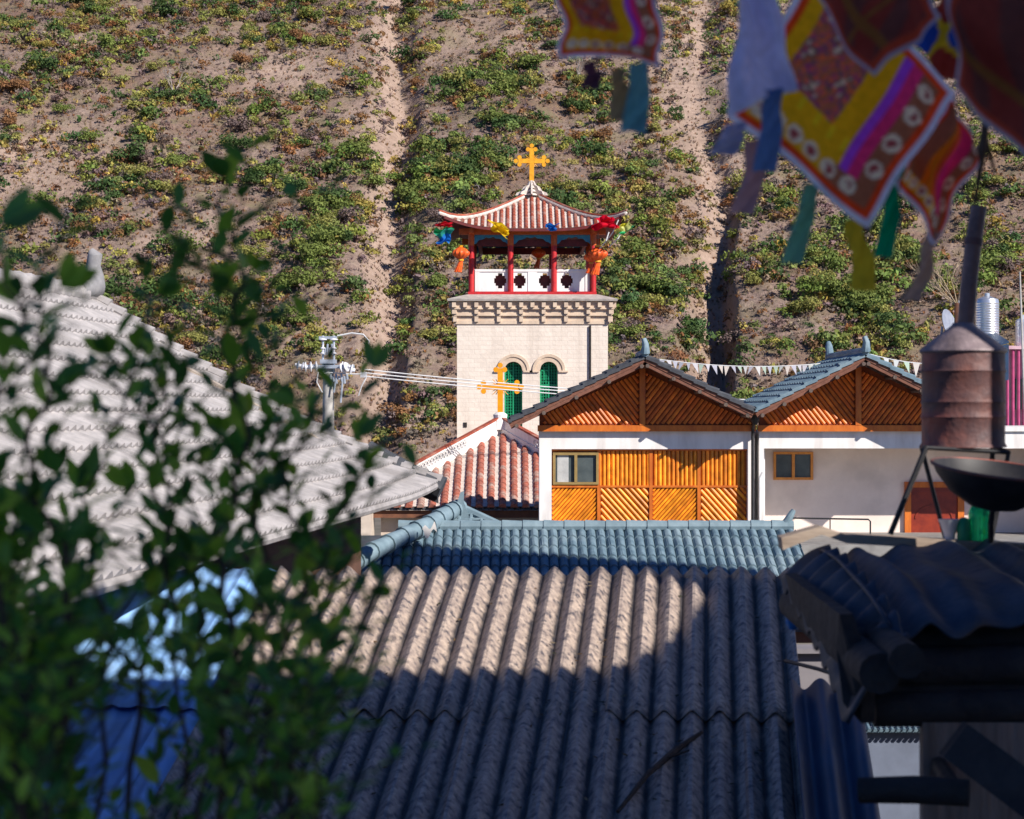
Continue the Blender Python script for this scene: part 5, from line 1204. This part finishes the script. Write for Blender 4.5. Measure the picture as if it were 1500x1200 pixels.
# ================================================================== PRAYER FLAGS
def flag_pattern(kind, seed):
    rr = np.random.RandomState(seed); ph_ = rr.uniform(0, 6, 4)
    red = (.62, .055, .01); org = (.70, .19, .01); yel = (.80, .42, .008); brn = (.20, .07, .035); mar = (.22, .04, .04); pur = (.24, .04, .38); mag = (.6, .03, .14); wh = (.62, .62, .72); cream = (.62, .52, .36)
    def f(u, v):
        d = min(u, 1-u, v, 1-v)
        if kind == 'back':
            q = (.46, .46, .62); 
            if d < .05: return (.6, .6, .75)
            r_ = math.hypot(u-.3, v-.25)
            if .05 < r_ < .08: return (.55, .5, .62)
            return q
        if kind == 'dark':
            if d < .03: return (.28, .28, .33)
            if d < .08: return (.32, .045, .02)
            if .25 < v < .33 or .6 < u < .66: return (.16, .07, .02)
            return (.17, .03, .022) if math.sin(u*17+v*9+ph_[0]) > -.3 else (.10, .035, .03)
        if d < .035: return wh
        if d < .085: return red
        for (cu, cv) in ((.26, .14), (.38, .14), (.50, .14), (.63, .14), (.77, .14), (.865, .30), (.865, .47), (.865, .66), (.865, .83), (.14, .14)):
            r_ = math.hypot(u-cu, v-cv)
            if r_ < .052: return cream if (r_ > .030 or math.sin(40*u)*math.sin(40*v) > .2) else mar
        if v < .20: return yel if u < .62 else brn
        if u > .80: return brn
        if kind == 'small':
            if u > .62: return mag
            if u > .45: return (.75, .10, .03)
            if u > .30: return org
            return brn
        if .68 < u: return mag if u > .74 else pur
        if v < .36 and u < .68: return yel if not (v > .28 and math.sin(u*60) > .6) else (.55, .38, .01)
        if u > .54: return yel
        q = math.sin(u*26+ph_[0])*math.sin(v*23+ph_[1])+.6*math.sin(u*61)*math.sin(v*53)
        if u < .16: return yel
        q += .9*math.sin(u*97+v*31)*math.sin(v*83-u*19)
        return (.26, .08, .04) if q > .35 else ((.50, .10, .03) if q > .0 else ((.20, .04, .10) if q > -.5 else ((.40, .30, .20) if q < -1.1 else (.11, .07, .05))))
    return f
def flag(name, label, corners, kind, seed, ribbons=(), wave=.012, n=70):
    """corners L, B, R, T as (px, py, depth)"""
    L_, B_, R_, T_ = [P(*q) for q in corners]; rr = random.Random(seed); a0, a1 = rr.uniform(0, 6), rr.uniform(0, 6)
    c = (L_+B_+R_+T_)/4; t = thing(name, label, 'prayer flag', T_, 'prayer flags on the cord overhead')
    pat = flag_pattern(kind, seed)
    def fn(u, v):
        p = L_.lerp(B_, u).lerp(T_.lerp(R_, u), v)
        return p+Y_*(wave*math.sin(u*9+a0+v*4)+wave*.7*math.sin(v*8+a1))+Z_*(.3*wave*math.sin(u*7+v*5+a1))+X_*(.25*wave*math.sin(v*11+a0))
    mb = MB(); mb.grid(fn, n, n, lambda u, v: (lambda c_: tuple(min(2.1 if kind != 'dark' else 1.8, .95/max(c_))*q for q in c_))(pat(u, v))); mb.build('cloth', M['cloth'], t, True)
    for (pts__, wd, colr) in ribbons:
        mb = MB(); pp = [P(*q) for q in pts__]; m_ = len(pp)-1
        def rf(u, v):
            k = min(int(v*m_), m_-1); q = pp[k].lerp(pp[k+1], v*m_-k); w_ = wd*pp[0].y/F*(.75+.35*v)
            return q+X_*w_*(u-.5)+Y_*(.012*math.sin(u*6+v*9)+.02*math.sin(v*7))
        mb.grid(rf, 6, 18, lambda u, v, c_=colr: tuple(1.15*q for q in c_)); mb.build('ribbon', M['cloth'], t, True)
    return t
flag('prayer_flag', 'large printed flag with yellow chevron, purple and red stripes and white hem', ((1063, 168, 3.55), (1268, 335, 3.6), (1405, 132, 3.75), (1195, -60, 3.7)), 'main', 1,
     [([(1105, 205, 3.57), (1108, 240, 3.6), (1098, 275, 3.62), (1088, 312, 3.63)], 34, (.45, .28, .30)), ([(1192, 268, 3.6), (1185, 300, 3.62), (1172, 335, 3.63), (1162, 385, 3.65)], 30, (.16, .42, .28)),
      ([(1252, 322, 3.62), (1256, 350, 3.62), (1262, 385, 3.63), (1268, 425, 3.64)], 34, (.62, .48, .03)), ([(1080, 180, 3.5), (1072, 200, 3.5), (1060, 225, 3.52)], 38, (.42, .42, .56)), ([(1318, 245, 3.7), (1308, 290, 3.7), (1300, 330, 3.72), (1297, 376, 3.72)], 26, (.0, .34, .16))])
flag('prayer_flag', 'smaller printed flag with orange and magenta panels right of the large chevron flag', ((1310, 268, 3.7), (1376, 360, 3.75), (1434, 205, 3.8), (1395, 130, 3.8)), 'small', 2,
     [([(1368, 340, 3.76), (1360, 375, 3.78), (1350, 405, 3.8), (1338, 440, 3.82)], 24, (.45, .32, .25))], .03)
flag('prayer_flag', 'pale lavender reverse side of a flag folded at the left', ((1062, 165, 3.3), (1162, 132, 3.35), (1135, -40, 3.3), (1088, -40, 3.3)), 'back', 3,
     [([(1135, 130, 3.32), (1132, 170, 3.33), (1126, 205, 3.35), (1122, 250, 3.35)], 34, (.12, .22, .42))], .02, 40)
flag('prayer_flag', 'dark red brown flag whose point hangs before the top of the chevron flag', ((1165, -40, 3.3), (1275, 118, 3.35), (1385, 20, 3.35), (1290, -140, 3.3)), 'dark', 4, (), .02, 50)
flag('prayer_flag', 'yellow, orange and purple flag with red hem hanging alone above the tower', ((822, 85, 3.3), (972, 95, 3.35), (965, -45, 3.35), (815, -45, 3.3)), 'side', 5,
     [([(936, 92, 3.36), (938, 125, 3.36), (932, 160, 3.37), (928, 192, 3.38)], 36, (.14, .38, .42)), ([(905, 100, 3.37), (908, 130, 3.38), (906, 175, 3.4)], 26, (.36, .27, .14)), ([(862, 90, 3.34), (870, 110, 3.35), (864, 128, 3.36)], 26, (.14, .06, .10))], .03)
flag('prayer_flag', 'very dark maroon flag filling the top right corner of the photo', ((1395, 128, 2.9), (1560, 300, 2.9), (1660, 60, 2.9), (1400, -90, 2.9)), 'dark', 6, (), .03, 50)
flag('prayer_flag', 'blue and yellow flag half hidden behind the dark corner flag', ((1330, 62, 4.0), (1402, 128, 4.0), (1470, 40, 4.0), (1400, -40, 4.0)), 'blue' if False else 'small', 7, (), .02, 40)
for ch in COL.objects:
    if ch.name.startswith('cloth') and ch.parent and ch.parent['label'].startswith('blue and yellow'):
        ca = ch.data.color_attributes['Col']
        for i, v in enumerate(ch.data.vertices):
            q = math.sin(v.co.x*60)+math.sin(v.co.z*45+1); ca.data[i].color = (.02, .07, .4, 1) if q > .2 else ((.65, .45, .02, 1) if q > -.4 else (.3, .04, .03, 1))
mb = MB(); mb.tube([P(700, -70, 3.2), P(900, -48, 3.33), P(1120, -45, 3.32), P(1290, -140, 3.3), P(1460, -60, 3.2), P(1700, 20, 2.9)], .004, 6); tag(mb.build('flag_cord', M['wire']), 'thin cord above the frame from which the prayer flags hang', 'cord')
mb = MB(); mb.tube([P(1458, -20, 4.2), P(1449, 120, 4.2), P(1440, 220, 4.2), P(1428, 300, 4.25)], [.012, .01, .008, .004], 6); mb.tube([P(1446, 170, 4.2), P(1430, 235, 4.25)], [.006, .003], 5); mb.tube([P(1443, 200, 4.2), P(1458, 255, 4.25)], [.006, .003], 5)
tag(mb.build('hanging_twig', M['bark']), 'thin dark twig hanging beside the chimney pipe', 'twig')

# ================================================================== FOREGROUND SHRUB
rs = random.Random(17)
fs_ = thing('foreground_bush', 'blurred dark green leafy bush filling the lower left close to the camera', 'bush', (-.55, 3.0, CZ-1.6))
stems = MB(); LV = []; LQ = []; LC = []
def leaf(p, d, L, w_, up, colr):
    d = d.normalized(); s_ = d.cross(up); s_ = s_.normalized() if s_.length > .05 else X_; n_ = s_.cross(d)
    pr = [(0, .06), (.25, .8), (.5, 1), (.75, .7), (1, .02)]; b = len(LV)
    for t, ww in pr:
        q = p+d*(L*t)-n_*(.18*L*t*t); LV.extend([q-s_*(w_*ww)+n_*(w_*.25*ww), q, q+s_*(w_*ww)+n_*(w_*.25*ww)]); LC.extend([colr]*3)
    for k in range(4):
        a = b+3*k; LQ.append((a, a+1, a+4, a+3)); LQ.append((a+1, a+2, a+5, a+4))
def leafcol():
    q = rs.random()
    if q < .16: return (.42, .62, .06)
    if q < .46: return (.25, .46, .04)
    f = rs.uniform(.6, 1.4); return (.085*f, .23*f, .035*f)
def shoot(path, r0, spacing, L, dens0=0.0, twigs=0, tiponly=False):
    pts = [P(*q) for q in path]
    # smooth resample
    seg = []; 
    for k in range(len(pts)-1):
        for j in range(8):
            t = j/8; p0 = pts[max(k-1, 0)]; p1 = pts[k]; p2 = pts[k+1]; p3 = pts[min(k+2, len(pts)-1)]
            seg.append(.5*((2*p1)+(p2-p0)*t+(2*p0-5*p1+4*p2-p3)*t*t+(3*p1-p0-3*p2+p3)*t**3))
    seg.append(pts[-1]); m_ = len(seg); w1, w2 = rs.uniform(0, 6), rs.uniform(0, 6)
    seg = [q+X_*(.018*math.sin(k*.55+w1)*min(1, k/4)+.008*math.sin(k*1.7+w2))+Y_*.015*math.sin(k*.6+w2) for k, q in enumerate(seg)]
    stems.tube(seg, [.7*r0*(1-.8*k/m_) for k in range(m_)], 6)
    acc = 0; az = rs.uniform(0, 6)
    tot = sum((seg[k+1]-seg[k]).length for k in range(m_-1)); run = 0
    for k in range(m_-1):
        d = seg[k+1]-seg[k]; l = d.length; acc += l; run += l
        f = run/tot
        while acc > spacing*.8:
            acc -= spacing*.8; az += 2.4
            if f < dens0: continue
            dn = d.normalized(); side = Vector((math.cos(az), math.sin(az), 0)); dd = (dn*.95+side*.75+Vector((rs.uniform(-.3, .3), rs.uniform(-.3, .3), rs.uniform(-.2, .2)))).normalized()
            LL = 1.14*L*rs.uniform(.6, 1.2)*(1-.25*(f > .93))
            leaf(seg[k+1], dd, LL, LL*.215*rs.uniform(.8, 1.15), (Z_*.6+side*.4+Y_*rs.uniform(-.5, .5)), leafcol())
    dn = (seg[-1]-seg[-2]).normalized()
    for a in (-.5, 0, .5): leaf(seg[-1], (dn+X_*a+Y_*rs.uniform(-.3, .3)).normalized(), 1.25*L*rs.uniform(.8, 1), L*.25, Y_, leafcol())
    for _ in range(int(twigs*1.5)):
        k = rs.randrange(int(m_*max(dens0, .1)), m_-4); b = seg[k]; dirn = Vector((rs.uniform(-1.2, 1.2), rs.uniform(-.6, .6), rs.uniform(.15, .9))).normalized(); ln_ = rs.uniform(.07, .2)
        e = b+dirn*ln_; stems.tube([b, b.lerp(e, .5)+X_*.005, e], [.0018, .0014, .0008], 5)
        nn = max(3, int(ln_/.024))
        for j in range(nn):
            az2 = j*2.4+rs.uniform(-.4, .4); side = Vector((math.cos(az2), math.sin(az2), .2)); leaf(b.lerp(e, (j+1)/nn), (dirn*.7+side*.8).normalized(), 1.15*L*rs.uniform(.6, 1.1), L*.22, Z_+side*.4, leafcol())
Ls_ = .047
shoot([(300, 1700, 3.0), (322, 1000, 3.0), (338, 760, 3.05), (345, 540, 3.05), (338, 400, 3.05), (336, 262, 3.05)], .010, .024, .054, .30, 12)
shoot([(345, 1000, 3.2), (385, 760, 3.2), (392, 600, 3.2), (368, 470, 3.2), (385, 400, 3.2)], .006, .027, .047, .35, 5)
shoot([(90, 1700, 2.7), (85, 950, 2.7), (60, 650, 2.7), (52, 480, 2.7), (70, 420, 2.7)], .009, .03, .052, .35, 5)
shoot([(-40, 1300, 2.4), (-20, 800, 2.4), (0, 500, 2.4), (12, 330, 2.4)], .008, .05, .05, .5, 2)
shoot([(200, 1500, 3.1), (215, 1000, 3.1), (240, 720, 3.1), (225, 560, 3.1), (232, 430, 3.1)], .008, .03, .047, .5, 4)
shoot([(150, 1300, 2.9), (140, 900, 2.9), (150, 650, 2.9), (188, 520, 2.9)], .006, .05, .047, .3, 3)
shoot([(250, 1300, 3.3), (262, 850, 3.3), (215, 620, 3.3), (208, 515, 3.3)], .006, .034, .045, .35, 7)
shoot([(400, 1500, 3.1), (420, 1050, 3.1), (436, 860, 3.1), (432, 700, 3.1), (436, 590, 3.1)], .007, .03, .047, .35, 7)
shoot([(430, 1300, 3.2), (460, 900, 3.2), (500, 760, 3.2), (528, 640, 3.2)], .006, .036, .045, .45, 4)
shoot([(440, 1200, 3.25), (480, 900, 3.25), (530, 700, 3.25), (545, 610, 3.3), (528, 540, 3.3)], .004, .05, .046, .82, 0)
shoot([(360, 1300, 3.3), (380, 900, 3.3), (375, 700, 3.3), (372, 610, 3.3)], .006, .034, .044, .35, 6)
shoot([(280, 1300, 3.2), (300, 900, 3.2), (310, 740, 3.2), (322, 640, 3.2)], .006, .032, .045, .35, 7)
shoot([(430, 1300, 3.0), (470, 1000, 3.0), (520, 905, 3.0), (560, 868, 3.0)], .005, .045, .044, .4, 3)
shoot([(400, 1300, 2.9), (440, 1050, 2.9), (475, 980, 2.9)], .005, .034, .044, .3, 4)
shoot([(60, 1300, 2.5), (20, 1000, 2.5), (-10, 820, 2.5), (20, 700, 2.5)], .008, .03, .06, .2, 8)
for _ in range(40):
    x = rs.uniform(-120, 470); top = rs.uniform(690, 980)+max(0, (x-330))*.9; dep = rs.uniform(2.3, 3.5)
    if x > 110 and x < 400 and rs.random() < .55: continue
    shoot([(x+rs.uniform(-60, 20), 1420, dep), (x+rs.uniform(-30, 20), 1150, dep), (x+rs.uniform(-15, 15), (1150+top)/2, dep), (x+rs.uniform(-25, 35), top, dep)], .004, .026, .046*dep/3, .1, rs.randrange(5, 10))
stems.build('stem', M['bark'], fs_)
off = fs_.location; lv = np.array([tuple(v-off) for v in LV]); 
np_mesh('foliage', lv, np.array(LQ), np.array(LC), M['leaf'], fs_)
# terrace the bush grows from (below the frame)
mb = MB(); mb.box((-7, -6, 0), (3.0, 4.2, CZ-1.75)); tag(mb.build('terrace', M['terrace']), kind='structure')
mb = MB(); mb.prism([(-2.4, 2.2, CZ-1.75), (1.0, 2.2, CZ-1.75), (1.0, 3.9, CZ-1.75), (-2.4, 3.9, CZ-1.75)], (0, 0, .2)); tag(mb.build('planter', M['concrete']), 'low concrete planter bed from which the near bush grows', 'planter')

# ================================================================== UNSEEN HOUSES AND SLAB BESIDE AND BEHIND THE CAMERA (added and shaped to cast the shade)
def shade_house(name, label, pts, y0, y1, mt, rmt):
    """front outline pts (x, z) extruded from y0 to y1, roof slabs over the upper edges"""
    t = thing(name, label, 'house', ((pts[0][0]+pts[-1][0])/2, (y0+y1)/2, 0)); mb = MB()
    poly = [(pts[0][0], y1, 0)]+[(x, y1, z) for x, z in pts]+[(pts[-1][0], y1, 0)]
    mb.prism(poly, (0, y0-y1, 0)); mb.build('wall', mt, t)
    for k in range(len(pts)-1):
        (xa_, za__), (xb_, zb__) = pts[k], pts[k+1]; A_ = Vector((xa_, y1+.05, za__+.03)); B_ = Vector((xb_, y1+.05, zb__+.03)); Vn = (B_-A_); L = Vn.length; Vn.normalize(); N = Vector((-Vn.z, 0, Vn.x))
        mb = MB(); sheet(mb, A_, -Y_, Vn, N, 0, y1-y0+.1, lambda u: 0, lambda u, L=L: L, .3, lambda q: .06*math.sin(math.pi*q), .3, .05, 6)
        mb.prism([A_-N*.02, B_-N*.02, B_+N*.05, A_+N*.05], (0, y0-y1, 0)); mb.build('roof', rmt, t)
    mb = MB()
    x = pts[0][0]+.8
    while x < pts[-1][0]-1.4:
        mb = MB(); mb.box((x, y1, 3.6), (x+.9, y1+.05, 4.9)); w_ = mb.build('window', M['wood'], t); mb = MB(); mb.box((x+.08, y1+.05, 3.68), (x+.82, y1+.06, 4.82)); mb.build('pane', M['glass'], w_); x += 2.4
    return t
shade_house('side_shade_house', 'unseen house close on the right, shaped to shade the corrugated roof', [(3.6, CZ+2.9), (4.3, CZ+3.45), (6.75, CZ+3.45), (7.7, CZ+4.05), (8.6, CZ+4.8), (9.2, CZ+5.3), (12, CZ+5.3)], 6.9, 8.0, M['cream'], M['darktile'])  # unseen; outline shaped to cast the shadow edge on the corrugated roof
shade_house('shade_gable', 'unseen thin gable on the right, added to bound the sunlit roof patch', [(9.25, CZ+6.5), (11.5, CZ+7.6), (14, CZ+6.5)], 7.55, 8.02, M['cream'], M['darktile'])  # unseen thin gable, added to end the sun patch on its right
shade_house('shade_block', 'unseen low block on the right, added to shade the hut roof', [(3.3, CZ+2.2), (5, CZ+2.6), (9, CZ+2.2)], 2.6, 4.9, M['cream'], M['darktile'])  # unseen, added to shade the hut roof while the drum stays sunlit
shade_house('yard_shade_house', 'unseen gabled house on the right, shaped to shade the blue tiled roof', [(8.1, CZ+6.5), (9.8, CZ+7.95), (14.1, CZ+6.75)], 17.0, 20.0, M['white'], M['darktile'])  # unseen; gable shaped to throw the wedge shadow on the blue tiles
shade_house('rear_shade_house', 'unseen house behind the camera, shaped to shade the near bush and flags', [(2.9, CZ+5.8), (6.5, CZ+9.3), (13, CZ+5)], -9.0, -2.2, M['cream'], M['darktile'])  # unseen; height and width shaped to keep bush and flags in shade

cp_ = thing('shade_slab', 'unseen flat slab on four posts, added to block sun from the steel sheets', 'shade_slab', (5.1, 6.0, 0))  # unseen sun blocker, added to shade the lower left roof sheets
mb = MB(); mb.box((3.9, 4.25, CZ+4.5), (6.3, 6.85, CZ+4.62)); mb.build('roof', M['oldwood'], cp_)
for x, y in ((4.0, 4.95), (6.2, 4.95), (4.0, 6.7), (6.2, 6.7)):
    mb = MB(); mb.box((x-.06, y-.06, 0), (x+.06, y+.06, CZ+4.5)); mb.build('post', M['oldwood'], cp_)
